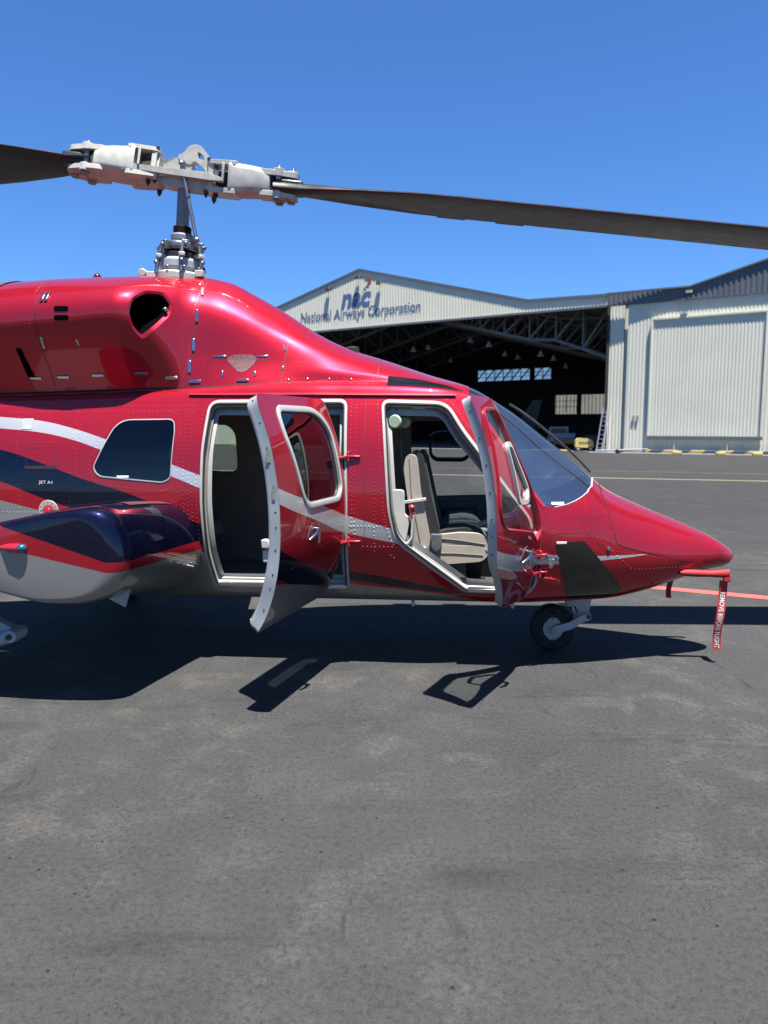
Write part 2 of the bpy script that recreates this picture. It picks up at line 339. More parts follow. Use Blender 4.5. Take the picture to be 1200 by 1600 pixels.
# ------------------------------------------------------------------ fuselage surface S(x,t): t 0 keel .. 7 roof edge .. 10 ridge
def ring(w, zb, zt):
    a = np.linspace(-math.pi / 2, math.pi / 2, 11); zc, h = (zb + zt) / 2, (zt - zb) / 2
    return [(w * abs(math.cos(q)) ** .9, zc + h * math.copysign(abs(math.sin(q)) ** .9, q)) for q in a]
LOW = [(0, .425), (.33, .43), (.49, .52), (.62, .80), (.66, 1.15), (.615, 1.53)]
ST = {
 -9.6: ring(.10, 1.75, 1.95), -7.5: ring(.20, 1.45, 1.98), -5.8: ring(.34, 1.0, 2.15),
 -4.8: [(0, .62), (.3, .63), (.45, .75), (.52, .95), (.55, 1.2), (.53, 1.5), (.47, 1.76), (.42, 1.84), (.50, 2.2), (.38, 2.47), (0, 2.58)],
 -4.1: [(0, .47), (.33, .48), (.51, .58), (.60, .83), (.64, 1.15), (.61, 1.53), (.53, 1.80), (.43, 1.872), (.63, 2.33), (.46, 2.60), (0, 2.71)],
 -3.4: LOW + [(.485, 1.825), (.405, 1.893), (.66, 2.37), (.47, 2.635), (0, 2.744)],
 -3.0: LOW + [(.485, 1.835), (.405, 1.905), (.655, 2.40), (.47, 2.64), (0, 2.75)],
 -2.9: LOW + [(.485, 1.84), (.405, 1.91), (.62, 2.39), (.455, 2.635), (0, 2.75)],
 -2.8: LOW + [(.485, 1.845), (.41, 1.912), (.55, 2.34), (.41, 2.625), (0, 2.75)],
 -2.7: LOW + [(.485, 1.85), (.415, 1.915), (.465, 2.26), (.36, 2.60), (0, 2.75)],
 -2.6: LOW + [(.485, 1.855), (.42, 1.92), (.395, 2.15), (.325, 2.54), (0, 2.747)],
 -2.4: LOW + [(.485, 1.87), (.43, 1.93), (.375, 2.12), (.30, 2.49), (0, 2.71)],
 -2.2: LOW + [(.485, 1.88), (.435, 1.94), (.37, 2.10), (.275, 2.42), (0, 2.61)],
 -2.0: LOW + [(.485, 1.885), (.435, 1.95), (.365, 2.08), (.255, 2.33), (0, 2.495)],
 -1.7: LOW + [(.495, 1.885), (.42, 1.96), (.375, 2.07), (.24, 2.22), (0, 2.305)],
 -1.5: LOW + [(.485, 1.885), (.41, 1.962), (.37, 2.045), (.24, 2.15), (0, 2.215)],
 -1.2: LOW + [(.485, 1.88), (.405, 1.957), (.36, 2.012), (.23, 2.08), (0, 2.12)],
 -.9: LOW[:5] + [(.605, 1.52), (.475, 1.865), (.405, 1.932), (.34, 1.972), (.19, 2.005), (0, 2.02)],
 -.65: LOW[:4] + [(.655, 1.14), (.58, 1.48), (.44, 1.825), (.37, 1.892), (.31, 1.922), (.16, 1.94), (0, 1.945)],
 -.35: [(0, .428), (.34, .432), (.515, .52), (.60, .80), (.625, 1.08), (.555, 1.38), (.42, 1.64), (.35, 1.70), (.27, 1.745), (.15, 1.768), (0, 1.775)],
 -.1: [(0, .432), (.32, .437), (.49, .53), (.575, .78), (.59, .98), (.515, 1.22), (.40, 1.43), (.335, 1.49), (.26, 1.545), (.14, 1.575), (0, 1.585)],
 .15: [(0, .436), (.29, .445), (.44, .54), (.52, .74), (.53, .93), (.49, 1.10), (.39, 1.25), (.32, 1.305), (.23, 1.35), (.12, 1.378), (0, 1.387)],
 .35: [(0, .445), (.25, .455), (.38, .54), (.45, .71), (.46, .87), (.42, 1.01), (.34, 1.115), (.27, 1.155), (.20, 1.185), (.10, 1.205), (0, 1.212)],
 .6: [(0, .49), (.19, .50), (.30, .56), (.36, .69), (.37, .81), (.33, .92), (.26, 1.01), (.21, 1.045), (.15, 1.07), (.08, 1.085), (0, 1.09)],
 .9: [(0, .585), (.12, .59), (.20, .63), (.25, .71), (.255, .78), (.23, .85), (.18, .91), (.14, .935), (.10, .95), (.05, .962), (0, .965)],
 1.1: ring(.175, .640, .872), 1.2: ring(.115, .660, .812), 1.245: ring(.07, .688, .777), 1.266: ring(.035, .71, .757), 1.274: ring(.002, .732, .736)}
sx = np.array(sorted(ST)); SK = np.array([ST[k] for k in sorted(ST)])          # (n,11,2)
def pchip(x, y, xi):
    h = np.diff(x); dl = np.diff(y, axis=0) / h.reshape(-1, *[1] * (y.ndim - 1)); d = np.zeros_like(y)
    w1 = (2 * h[1:] + h[:-1]).reshape(-1, *[1] * (y.ndim - 1)); w2 = (h[1:] + 2 * h[:-1]).reshape(-1, *[1] * (y.ndim - 1))
    same = dl[:-1] * dl[1:] > 0
    with np.errstate(all='ignore'): dd = (w1 + w2) / (w1 / dl[:-1] + w2 / dl[1:])
    d[1:-1] = np.where(same, dd, 0); d[0] = dl[0]; d[-1] = dl[-1]
    k = np.clip(np.searchsorted(x, xi) - 1, 0, len(x) - 2); sh = [-1] + [1] * (y.ndim - 1)
    u = ((xi - x[k]) / h[k]).reshape(sh); H = h[k].reshape(sh)
    return (y[k] * (1 + 2 * u) * (1 - u) ** 2 + d[k] * H * u * (1 - u) ** 2 + y[k + 1] * u * u * (3 - 2 * u) + d[k + 1] * H * u * u * (u - 1))
TX = np.linspace(sx[0], sx[-1], 12000)
TK = pchip(sx, SK, TX)
# soften kinks along x
def keys(x):
    f = np.clip((np.asarray(x, float) - TX[0]) / (TX[1] - TX[0]), 0, len(TX) - 1.001); i = f.astype(int); f = (f - i)[:, None, None]
    return TK[i] * (1 - f) + TK[i + 1] * f
def section(x, t):
    K = keys(x); t = np.clip(np.asarray(t, float), 0, 10); n = len(t); ar = np.arange(n)
    mir = np.array([-1, 1])
    c = np.clip((-.75 - np.asarray(x, float)) / .45, 0, 1)[:, None]                 # crease at the roof edge behind the windscreen
    i = np.clip(np.floor(t).astype(int), 0, 9); u = (t - i)[:, None]
    def P(j):
        q = K[ar, np.clip(j, 0, 10)].copy()
        lo = j < 0; hi = j > 10
        q[lo] = K[ar[lo], 1] * mir; q[hi] = K[ar[hi], 9] * mir
        return q
    p0, p1, p2, p3 = P(i - 1), P(i), P(i + 1), P(i + 2)
    up = (i == 7)[:, None]; dn = (i == 6)[:, None]
    p0 = np.where(up, p0 * (1 - c) + (2 * p1 - p2) * c, p0)
    p3 = np.where(dn, p3 * (1 - c) + (2 * p2 - p1) * c, p3)
    a = .5 * (2 * p1 + (p2 - p0) * u + (2 * p0 - 5 * p1 + 4 * p2 - p3) * u ** 2 + (3 * p1 - p0 - 3 * p2 + p3) * u ** 3)
    return a
def surf(x, t, off=0., side=-1):
    """points and outward normals on the near (side=-1) or far side"""
    x = np.asarray(x, float); t = np.asarray(t, float); off = np.broadcast_to(off, x.shape)
    def P(x, t):
        q = section(x, t); return np.stack([x, -q[:, 0], q[:, 1]], 1)
    e = 4e-3; xa, xb = np.maximum(x - e, sx[0]), np.minimum(x + e, sx[-1] - 1e-4); ta, tb = np.maximum(t - .02, 0), np.minimum(t + .02, 10)
    n = np.cross(P(xb, t) - P(xa, t), P(x, tb) - P(x, ta)); n /= np.linalg.norm(n, axis=1)[:, None] + 1e-12
    p = P(x, t); keel = (t < 1e-3) | (t > 10 - 1e-3); n[keel, 1] = 0
    p = p + n * np.asarray(off)[:, None]
    if side > 0: p = p * [1, -1, 1]; n = n * [1, -1, 1]
    return p, n
def t_of(x, z, lo=.6, hi=9.9):
    x = np.asarray(x, float); z = np.asarray(z, float); a = np.full(x.shape, float(lo)); b_ = np.full(x.shape, float(hi))
    for _ in range(30):
        m_ = (a + b_) / 2; q = section(x, m_)[:, 1] < z; a = np.where(q, m_, a); b_ = np.where(q, b_, m_)
    return (a + b_) / 2
KT = .25                                                                       # t is about a quarter metre per unit
def XZ(poly, r=0, step=.03, closed=True):
    """a polygon drawn in side view (x,z) -> (x, t*KT) on the surface"""
    p = rounded(poly, r) if (r if not hasattr(r, '__len__') else True) else list(poly)
    p = np.array(subdiv(p, step, closed)); return np.stack([p[:, 0], t_of(p[:, 0], p[:, 1]) * KT], 1)
def XT(poly, step=.04): p = np.array(subdiv([(x, t * KT) for x, t in poly], step, False)); return p
def patch(outer, holes=(), off=0., side=-1, flip=False, step=.05):
    """triangulated piece of the surface -> verts, faces, normals"""
    loops = [np.asarray(outer)] + [np.asarray(h) for h in holes]; pts = []; E = []
    for L in loops:
        k = len(pts); pts += [tuple(p) for p in L]; E += [(k + i, k + (i + 1) % len(L)) for i in range(len(L))]
    B = np.array(pts); lo, hi = B.min(0), B.max(0)
    gx, gy = np.meshgrid(np.arange(lo[0] + step / 2, hi[0], step), np.arange(lo[1] + step * .35, hi[1], step * .7)); g = np.stack([gx.ravel(), gy.ravel()], 1)
    ok = inside(g, loops[0])
    for h in loops[1:]: ok &= ~inside(g, h)
    g = g[ok]
    if len(g):
        keep = np.ones(len(g), bool)
        for i in range(0, len(g), 2000):
            d = ((g[i:i + 2000, None, :] - B[None]) ** 2).sum(2).min(1); keep[i:i + 2000] = d > (step * .45) ** 2
        g = g[keep]
    allp = [Vector(p) for p in pts] + [Vector(p) for p in g]
    ov, oe, of, *_ = delaunay_2d_cdt(allp, E, [], 0, 1e-7)
    P = np.array([tuple(p) for p in ov]); F = np.array([f for f in of if len(f) == 3]); c = P[F].mean(1)
    ok = inside(c, loops[0])
    for h in loops[1:]: ok &= ~inside(c, h)
    F = F[ok]; a = P[F]
    area = (a[:, 1, 0] - a[:, 0, 0]) * (a[:, 2, 1] - a[:, 0, 1]) - (a[:, 1, 1] - a[:, 0, 1]) * (a[:, 2, 0] - a[:, 0, 0])
    F = np.where((area < 0)[:, None], F[:, ::-1], F)
    p, n = surf(P[:, 0], P[:, 1] / KT, off, side)
    if (side > 0) != flip: F = F[:, ::-1]
    if flip: n = -n
    return p, F, n
def bead(loop, prof, side=-1, closed=True, flip=False):
    """sweep profile [(inset, offset)] along a loop on the surface; positive inset goes towards the loop's inside"""
    L = np.asarray(loop); d = np.roll(L, -1, 0) - np.roll(L, 1, 0)
    if not closed: d[0] = L[1] - L[0]; d[-1] = L[-1] - L[-2]
    d /= np.linalg.norm(d, axis=1)[:, None] + 1e-12; nn = np.stack([-d[:, 1], d[:, 0]], 1)
    A = L; area = np.sum(A[:, 0] * np.roll(A[:, 1], -1) - np.roll(A[:, 0], -1) * A[:, 1])
    if area < 0: nn = -nn
    V = []; n = len(L); F = []
    for ins, off in prof:
        q = L + nn * ins; V.append(surf(q[:, 0], np.clip(q[:, 1] / KT, 0, 10), off, side)[0])
    for j in range(len(prof) - 1):
        for i in range(n if closed else n - 1):
            a, b_ = j * n + i, j * n + (i + 1) % n; f = (a, b_, b_ + n, a + n); F.append(f if (area > 0) == (side < 0) else f[::-1])
    return np.concatenate(V), F
def smesh(name, parts, m, parent, origin=(0, 0, 0), pc=True, normals=True, thing=None):
    """parts: (verts, faces, normals or None) in helicopter coordinates"""
    V = []; F = []; Nn = []; k = 0; has = normals
    for p in parts:
        v, f = np.asarray(p[0]), p[1]; V.append(v); F += [tuple(int(i) + k for i in q) for q in f]; k += len(v)
        if len(p) > 2 and p[2] is not None: Nn.append(p[2])
        else: has = False
    V = np.concatenate(V); me = bpy.data.meshes.new(name); me.from_pydata((V - np.array(origin)).tolist(), [], F); me.update()
    me.polygons.foreach_set('use_smooth', [True] * len(me.polygons))
    if pc:
        at = me.attributes.new('pc', 'FLOAT_VECTOR', 'POINT'); at.data.foreach_set('vector', V.astype(np.float32).ravel())
    if has: me.normals_split_custom_set_from_vertices(np.concatenate(Nn).tolist())
    else: me.set_sharp_from_angle(angle=R(40))
    o = link(name, me, m, parent); o.location = origin; return o
def on(x, z, off=0., side=-1):
    p, n = surf(np.array([x]), t_of(np.array([x]), np.array([z])), off, side); return Vector(p[0]), Vector(n[0])
def basis(x, z, ang=0., off=0., side=-1):
    """matrix at a surface point: local x along the skin (turned by ang), y up the skin, z outwards"""
    p, n = on(x, z, off, side); q, _ = on(x + .01, z, off, side); u = (q - p); u = (u - n * u.dot(n)).normalized(); v = n.cross(u)
    u, v = u * math.cos(ang) + v * math.sin(ang), v * math.cos(ang) - u * math.sin(ang)
    return Matrix((u, v, n)).transposed().to_4x4(), p
def at(o, x, z, ang=0., off=0., side=-1):
    m_, p = basis(x, z, ang, off, side); m_.translation = p; o.matrix_local = m_; return o
PEND = [(-20.3, 6.86, 8.4), (-20.31, 9.5, 8.8), (-23.56, 20.09, 8.6), (-12.64, 5.9, 8.3), (-15.23, 7.78, 9.0), (-13.48, 11.07, 8.0), (-13.27, 13.46, 7.9), (-8.58, 6.85, 7.4), (-8.67, 10.05, 7.3), (-10.01, 16.97, 7.2)]
# ------------------------------------------------------------------ ground and painted lines
def sheet(name, pts, z, m, **kw):
    o = MB().add([(x, y, z) for x, y in pts], [tuple(range(len(pts)))]).obj(name, m); return tag(o, **kw)
sheet('ground', [(-1500, -1500), (1500, -1500), (1500, 1500), (-1500, 1500)], 0, 'asphalt', kind='structure')
def line(name, p, q, w, z, m):
    p, q = Vector(p), Vector(q); d = (q - p).normalized(); n = Vector((-d.y, d.x)) * w / 2
    return sheet(name, [p - n, q - n, q + n, p + n], z, m, kind='structure')
line('red_ground_line', (-1.2, 9.5), (9.5, 4.13), .17, .004, 'linered')
line('faded_red_ground_line', (-9, 34.7), (26, 21.4), .16, .004, 'linepink')
line('yellow_ground_line', (-12, 30.2), (22, 19.5), .20, .004, 'lineyel')
line('kerbside_white_line', (2.0, 50.9), (26.5, 39.4), .22, .004, 'lampw') if False else None

# loose grit and chips on the apron: too many and too small to pick apart
gr = MB(); rg = np.random.default_rng(3)
for k in range(420):
    y = 1.7 + 5.5 * rg.random() ** 1.6; x = (rg.random() - .5) * (y * 1.15 + .6); r = .002 + .0045 * rg.random() ** 3
    gr.dome((x, y, -.0005), (0, 0, 1), r, r * (.4 + .6 * rg.random()), 6, 2)
g_ = gr.obj('grit', 'grit', None, ang=20); g_['kind'] = 'stuff'

# ------------------------------------------------------------------ hangar: local x along the front, y inwards, z up
HA = (15.952, 49.052, 0); HR = math.atan2(-.54, .84)
hangar = empty('hangar', HA, HR, label='large pale green corrugated hangar with an open front and gabled roof', cat='hangar')
def corrugate(name, x0, x1, zb, zt, y, m, parent, pitch=.25, depth=.05, axis='x', flip=1):
    """ribbed sheet metal wall; zb and zt are heights as functions of x"""
    b = MB(); xs = []; k = 0; x = x0
    prof = [(0, 0), (.42, 0), (.5, 1), (.92, 1)]
    while x < x1:
        for f, d in prof:
            if x + f * pitch <= x1: xs.append((x + f * pitch, d))
        x += pitch
    xs.append((x1, 0)); V = []
    for q, d in xs:
        o = y - flip * d * depth
        V += [(q, o, zb(q)), (q, o, zt(q))] if axis == 'x' else [(o, q, zb(q)), (o, q, zt(q))]
    F = [(2 * i, 2 * i + 2, 2 * i + 3, 2 * i + 1) for i in range(len(xs) - 1)]
    b.add(V, F); return b.obj(name, m, parent, smooth=False) if False else link(name, b.mesh(name, smooth=False), m, parent)
const = lambda v: (lambda x: v)
AP, LE, RV, EAVE = -21.3, -35.5, -7.0, 10.42            # apex, left eave, right valley
def roof1(x): return 14.1 - (abs(x - AP)) * (14.1 - EAVE) / (RV - AP) if LE <= x <= RV else EAVE - .02 * (x - RV)
def roof2(x): return 10.28 if x < 3.7 else (10.28 + .268 * (x - 3.7) if x < 18 else 10.28 + .268 * 14.3 - .268 * (x - 18))
corrugate('gable_wall', LE, -1.4, const(9.65), roof1, 0, 'sheet', hangar, .25, .016)
b = MB(); b.bar((LE - .3, -.05, roof1(LE) - .02), (AP, -.05, 14.16), .1, .16); b.bar((AP, -.05, 14.16), (RV, -.05, EAVE + .05), .1, .16); b.bar((RV, -.05, EAVE + .05), (-1.4, -.05, 10.33), .1, .16)
b.obj('gable_capping', 'grey', hangar)
MB().bar((LE, -.02, 9.6), (-1.4, -.02, 9.6), .3, .14).obj('door_header', 'grey', hangar)
corrugate('grey_fascia', -1.4, 30, const(9.6), roof2, -.20, 'grey', hangar, .3, .03)
b = MB(); b.bar((-1.4, -.45, 10.33), (3.7, -.24, 10.33), .16, .1); b.bar((3.7, -.24, 10.33), (18, -.24, 14.16), .16, .1); b.bar((18, -.24, 14.16), (30, -.24, 10.9), .34, .1)
b.bar((-1.4, -.17, 9.57), (30, -.17, 9.57), .14, .05); b.obj('fascia_capping', 'grey', hangar)
corrugate('corner_column', -1.4, -.28, const(0), const(9.6), .05, 'sheet', hangar, .22, .02)
b = MB(); b.box((-1.37, .5, 4.8), (.06, .9, 9.6)); b.box((-.14, .25, 4.8), (.28, .2, 9.6)); b.obj('column_return', 'sheet', hangar)
corrugate('front_wall', 0, 30, const(.12), const(9.56), -.12, 'sheetw', hangar, .22, .015)
MB().box((15, -.1, .07), (30, .2, .14)).obj('wall_plinth', 'conc', hangar)
corrugate('sliding_door', 1.62, 8.05, const(1.12), const(8.42), -.26, 'sheetw', hangar, .2, .015)
for nm, p, q, w in (('door_frame_head', (1.5, -.28, 8.5), (8.2, -.28, 8.5), .13), ('door_frame_post', (1.56, -.28, .95), (1.56, -.28, 8.44), .12),
                    ('door_frame_post', (8.12, -.28, .95), (8.12, -.28, 8.44), .12), ('door_frame_rail', (1.5, -.28, 1.0), (8.2, -.28, 1.0), .22)):
    MB().bar(p, q, .16, w, (0, 0, 1) if p[2] == q[2] else (1, 0, 0)).obj(nm, 'sheetw' if 'rail' not in nm else 'grey', hangar, .01)
for q in (.38, .62): MB().box((q + .2, -.2, 2.3), (.16, .06, .3)).obj('socket_box', 'conc', hangar, .01)
gp = None
for q in np.arange(3.2, 30, 3.1):
    if gp is None: gp = g_ = MB().bar((0, -.28, .14), (0, -.28, .95), .05).obj('floor_guide', 'sheetw', hangar)
    else: g_ = gp.copy(); COL.objects.link(g_); g_.parent = hangar
    g_.location = (q, 0, 0)
# stacked door leaves left of the opening, and the wall beyond
corrugate('stacked_door_leaf', -47, -34.4, const(.1), const(9.56), -.1, 'sheet', hangar, .25, .05)
corrugate('side_annex_wall', -62, -47, const(0), const(7), .2, 'sheet', hangar, .25, .05)
DEP = 40
def slab(x0, z0, x1, z1, name): # roof sheets
    MB().add([(x0, .0, z0), (x1, .0, z1), (x1, DEP, z1), (x0, DEP, z0), (x0, .0, z0 + .1), (x1, .0, z1 + .1), (x1, DEP, z1 + .1), (x0, DEP, z0 + .1)],
             [(0, 3, 2, 1), (4, 5, 6, 7), (0, 1, 5, 4), (1, 2, 6, 5), (2, 3, 7, 6), (3, 0, 4, 7)]).obj(name, 'roof', hangar)
slab(LE, EAVE + .02, AP, 14.1, 'roof'); slab(AP, 14.1, RV, EAVE + .02, 'roof'); slab(RV, EAVE + .02, -1.3, 10.3, 'roof'); slab(-1.3, 10.3, 3.7, 10.3, 'roof'); slab(3.7, 10.3, 18, 14.13, 'roof'); slab(18, 14.13, 30, 10.9, 'roof')
b = MB()
# back wall with its window openings, as wall pieces between them
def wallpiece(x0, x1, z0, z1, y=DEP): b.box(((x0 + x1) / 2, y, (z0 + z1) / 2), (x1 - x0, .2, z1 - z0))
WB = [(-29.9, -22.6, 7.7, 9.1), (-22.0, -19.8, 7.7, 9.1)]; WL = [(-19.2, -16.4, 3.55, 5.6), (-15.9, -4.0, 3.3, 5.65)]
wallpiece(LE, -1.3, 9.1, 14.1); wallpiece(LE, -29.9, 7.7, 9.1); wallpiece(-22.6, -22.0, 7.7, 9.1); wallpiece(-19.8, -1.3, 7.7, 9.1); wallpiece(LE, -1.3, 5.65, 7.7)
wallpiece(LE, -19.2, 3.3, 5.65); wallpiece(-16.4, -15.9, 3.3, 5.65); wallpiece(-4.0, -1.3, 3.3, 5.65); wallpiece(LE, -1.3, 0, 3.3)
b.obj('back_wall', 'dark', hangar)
for (x0, x1, z0, z1) in WB + WL[:1]:
    f = MB(); n = max(2, round((x1 - x0) / 1.2))
    for i in range(n + 1): f.bar((x0 + (x1 - x0) * i / n, DEP - .05, z0), (x0 + (x1 - x0) * i / n, DEP - .05, z1), .08)
    for q in (.33, .67): f.bar((x0, DEP - .05, z0 + (z1 - z0) * q), (x1, DEP - .05, z0 + (z1 - z0) * q), .06)
    if z0 > 7:
        for i in range(n): f.bar((x0 + (x1 - x0) * i / n, DEP - .3, z0), (x0 + (x1 - x0) * (i + 1) / n, DEP - .3, z1), .13)
    fo = f.obj('window_frame', 'dark', hangar)
    if z0 > 7: MB().add([(x0, DEP + .05, z0), (x1, DEP + .05, z0), (x1, DEP + .05, z1), (x0, DEP + .05, z1)], [(0, 1, 2, 3)]).obj('pane', 'frost', fo)
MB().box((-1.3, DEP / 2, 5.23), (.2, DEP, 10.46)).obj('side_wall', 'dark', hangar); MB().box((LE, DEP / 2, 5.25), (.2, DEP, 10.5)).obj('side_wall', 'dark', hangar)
MB().box((30, DEP / 2, 5.2), (.2, DEP, 10.6)).obj('side_wall', 'sheet', hangar); MB().box((14.4, DEP + .1, 5.2), (31.2, .2, 10.3)).obj('back_wall', 'sheet', hangar)
fl = MB().box((-18.4, DEP / 2 - .3, .006), (34, DEP + .9, .02)).obj('hangar_floor', 'conc'); fl.location = HA; fl.rotation_euler = (0, 0, HR); fl['kind'] = 'structure'
b = MB()
b.bar((-1.5, -.72, .03), (-34, -.72, .03), .1, .05); b.obj('door_track', 'steel', hangar)
# pitched roof trusses, one mesh each
def truss(y, w):
    b = MB(); xs = np.linspace(LE + .3, -1.6, 18); top = [(x, y, roof1(x) - .25) for x in xs]; bot = []
    for x, _, z in top:
        e = min(x - LE, -1.4 - x); bot.append((x, y, z - 2.3 - max(0, 4 - e) * .38))
    for L in (top, bot):
        for p, q in zip(L, L[1:]): b.bar(p, q, w * 1.3)
    for i, (p, q) in enumerate(zip(top, bot)):
        b.bar(p, q, w * .8)
        if i < 17:
            b.bar(q, top[i + 1], w * .9) if i >= 9 else b.bar(p, bot[i + 1], w * .9)
    b.bar(bot[0], (LE + .3, y, 0), w * 2); b.bar(bot[-1], (-1.6, y, 0), w * 2)
    return b.obj('roof_truss', 'truss', hangar)
for y in (1.8, 8.5, 15.5, 22.5, 29.5): truss(y, .15)
b = MB()
for x in np.linspace(LE + 1.5, -2.5, 14): b.bar((x, 1.5, roof1(x) - .12), (x, DEP - .3, roof1(x) - .12), .1)
b.obj('purlins', 'truss', hangar)
# wall beyond the back windows
w_ = corrugate('far_boundary_wall', -34, 6, const(0), const(6.2), DEP + 9, 'outside', None, .5, .06); w_.location = HA; w_.rotation_euler = (0, 0, HR)
tag(w_, 'beige ribbed wall standing outside beyond the hangar back windows', 'wall')
# floodlights on brackets
for x, z, dx in ((-24.3, 12.95, 0), (-21.3, 13.55, 0), (-19.3, 12.9, 0), (3.7, 9.95, 0)):
    y0 = -.06 if x < 0 else -.26
    f = MB(); f.bar((x, y0, z + .15), (x, y0 - .20, z + .15), .05); f.bar((x, y0 - .1, z + .15), (x, y0 - .1, z - .15), .05); fo = f.obj('floodlight', 'steel', hangar)
    MB().box((x, y0 - .20, z), (.42, .12, .3), Euler((R(-40), 0, 0)).to_matrix()).obj('lamp_head', 'black', fo, .03)
# lettering
T_ = lambda x, y, z: Matrix.Translation((x, y, z)) @ Matrix.Rotation(R(90), 4, 'X')
text('sign_lettering', 'nac', 'blueletter', hangar, T_(-23.1, -.036, 11.28), 2.95, 1.12, .22, .035)
text('sign_lettering', 'National Airways Corporation', 'blueletter', hangar, T_(-27.35, -.036, 10.22), 11.7, 1.05, .12, .012)
sw = [(-21.05, 12.5), (-20.75, 12.62), (-20.3, 12.95), (-20.12, 13.2), (-20.2, 13.42), (-20.5, 13.5), (-20.85, 13.45), (-20.5, 13.3), (-20.42, 13.1), (-20.6, 12.85)]
MB().prism(rounded(sw, .08, 3), [], (0, -.036, 0), (1, 0, 0), (0, 0, 1), .01).obj('sign_swoosh', 'orange', hangar)
# hazard kerb along the wall foot
def hang(o): o.location = HA; o.rotation_euler = (0, 0, HR); return o
k_ = hang(MB().box((16.2, -.62, .12), (29.4, .24, .24)).obj('kerb', 'hazard', None, .03)); k_['kind'] = 'structure'
k_ = hang(MB().box((14.5, -1.05, .02), (33, .3, .04)).obj('kerb_apron', 'lampw', None)); k_['kind'] = 'structure'
kb = MB().box((0, 0, .09), (.55, .22, .18)).obj('kerb_block', 'yellow', None, .03)
for i, (x, w) in enumerate(((3.6, 'nearest the hangar corner'), (6.1, 'in the middle of three'), (8.1, 'farthest right of three'))):
    o = kb if i == 0 else kb.copy()
    if i: COL.objects.link(o)
    o.location = Matrix.Translation(HA) @ Matrix.Rotation(HR, 4, 'Z') @ Vector((x, -1.35, .0)); o.rotation_euler = (0, 0, HR + .3)
    tag(o, 'small pale yellow block on the apron, ' + w, 'block', 'yellow blocks along the kerb')
HM = Matrix.Translation(HA) @ Matrix.Rotation(HR, 4, 'Z')
# ladder leaning on the column
ld = empty('ladder', HM @ Vector((-1.55, -.9, 0)), HR, label='tall aluminium ladder leaning beside the hangar opening', cat='ladder')
top_ = Vector((.12, .8, 2.95))
for sx_ in (0, .5):
    MB().bar((sx_ - .05, 0, 0), top_ + Vector((sx_ * .55, 0, 0)), .07, .05).obj('stile', 'alu', ld)
    MB().bar((sx_ + .35, -.2, 0), top_ + Vector((.35 + sx_ * .3, -.08, -.5)), .05, .04).obj('stile', 'alu', ld)
for i in range(1, 10):
    q = i / 10; MB().bar(top_ * q + Vector((-.05 * (1 - q), 0, 0)), top_ * q + Vector((.5 * (1 - q * .45), 0, 0)), .05).obj('rung', 'alu', ld)
# tow bar lying at the wall foot
tb = empty('tow_bar', HM @ Vector((-1.0, -1.5, 0)), HR, label='white tow bar with small black wheels lying along the wall', cat='tow bar')
MB().tube([(-.4, 0, .14), (1.2, 0, .2), (2.6, .1, .28)], .05).obj('bar', 'carwhite', tb); MB().box((2.7, .1, .28), (.25, .3, .08)).obj('head', 'carwhite', tb, .02)
for yy in (-.18, .18): MB().cyl((1.0, yy - .05, .13), (1.0, yy + .05, .13), .13, n=20).obj('wheel', 'rubber', tb, .02)

# ------------------------------------------------------------------ things in the hangar mouth
def wheels(parent, pts, r, w, axis=(0, 1, 0)):
    for p in pts:
        a = Vector(axis).normalized() * w / 2; c = Vector((p[0], p[1], r)); t = MB().cyl(c - a, c + a, r, n=24).obj('wheel', 'rubber', parent, .03)
        MB().cyl(c - a * 1.04, c + a * 1.04, r * .55, n=20).obj('rim', 'alu', t)
def vehicle(name, loc, rz, body, cabin, mname, label, cat, L, Wd, wr):
    e = empty(name, loc, rz, label=label, cat=cat)
    MB().prism(rounded(body, .09, 4), [], (0, 0, 0), (1, 0, 0), (0, 0, 1), Wd).obj('body', mname, e, .06)
    for ci, (cp, win, mm) in enumerate(cabin):
        c_ = MB().prism(rounded(cp, .08, 4), [], (0, 0, 0), (1, 0, 0), (0, 0, 1), Wd * .9).obj('cabin' if ci == 0 else 'canopy', mm, e, .06)
        for s in (-1, 1):
            for wp in win: MB().prism(rounded(wp, .04, 3), [], (0, s * Wd * .455, 0), (1, 0, 0), (0, 0, 1), .02).obj('side_window', 'smoke', c_)
    wheels(e, [(q, s * Wd * .46) for q in (-L * .3, L * .31) for s in (-1, 1)], wr, .22)
    return e
pk = vehicle('pickup_truck', HM @ Vector((-8.1, 12, .016)), R(61), [(-2.45, .42), (2.4, .42), (2.45, .85), (1.1, 1.02), (-2.45, 1.0)],
             [([(-.5, 1.0), (1.15, 1.0), (.55, 1.62), (-.45, 1.65)], [[(-.35, 1.08), (.25, 1.08), (.25, 1.52), (-.3, 1.52)], [(.32, 1.08), (.95, 1.08), (.5, 1.5), (.32, 1.52)]], 'carwhite'),
              ([(-2.4, 1.0), (-.55, 1.0), (-.55, 1.72), (-2.25, 1.72)], [[(-2.1, 1.15), (-1.5, 1.15), (-1.5, 1.55), (-2.05, 1.55)], [(-1.4, 1.15), (-.75, 1.15), (-.75, 1.55), (-1.4, 1.55)]], 'carwhite')],
             'carwhite', 'white pickup truck with a windowed canopy parked inside the hangar', 'pickup truck', 4.9, 1.75, .35)
MB().prism(rounded([(-.65, 1.15), (.65, 1.15), (.6, 1.55), (-.6, 1.55)], .06, 3), [], (-2.36, 0, 0), (0, 1, 0), (0, 0, 1), .05).obj('rear_window', 'smoke', pk)
for s in (-1, 1): MB().box((2.42, s * .62, .72), (.06, .3, .14)).obj('headlight', 'alu', pk, .02); MB().box((-2.46, s * .74, .8), (.04, .16, .24)).obj('tail_light', 'lens', pk, .01)
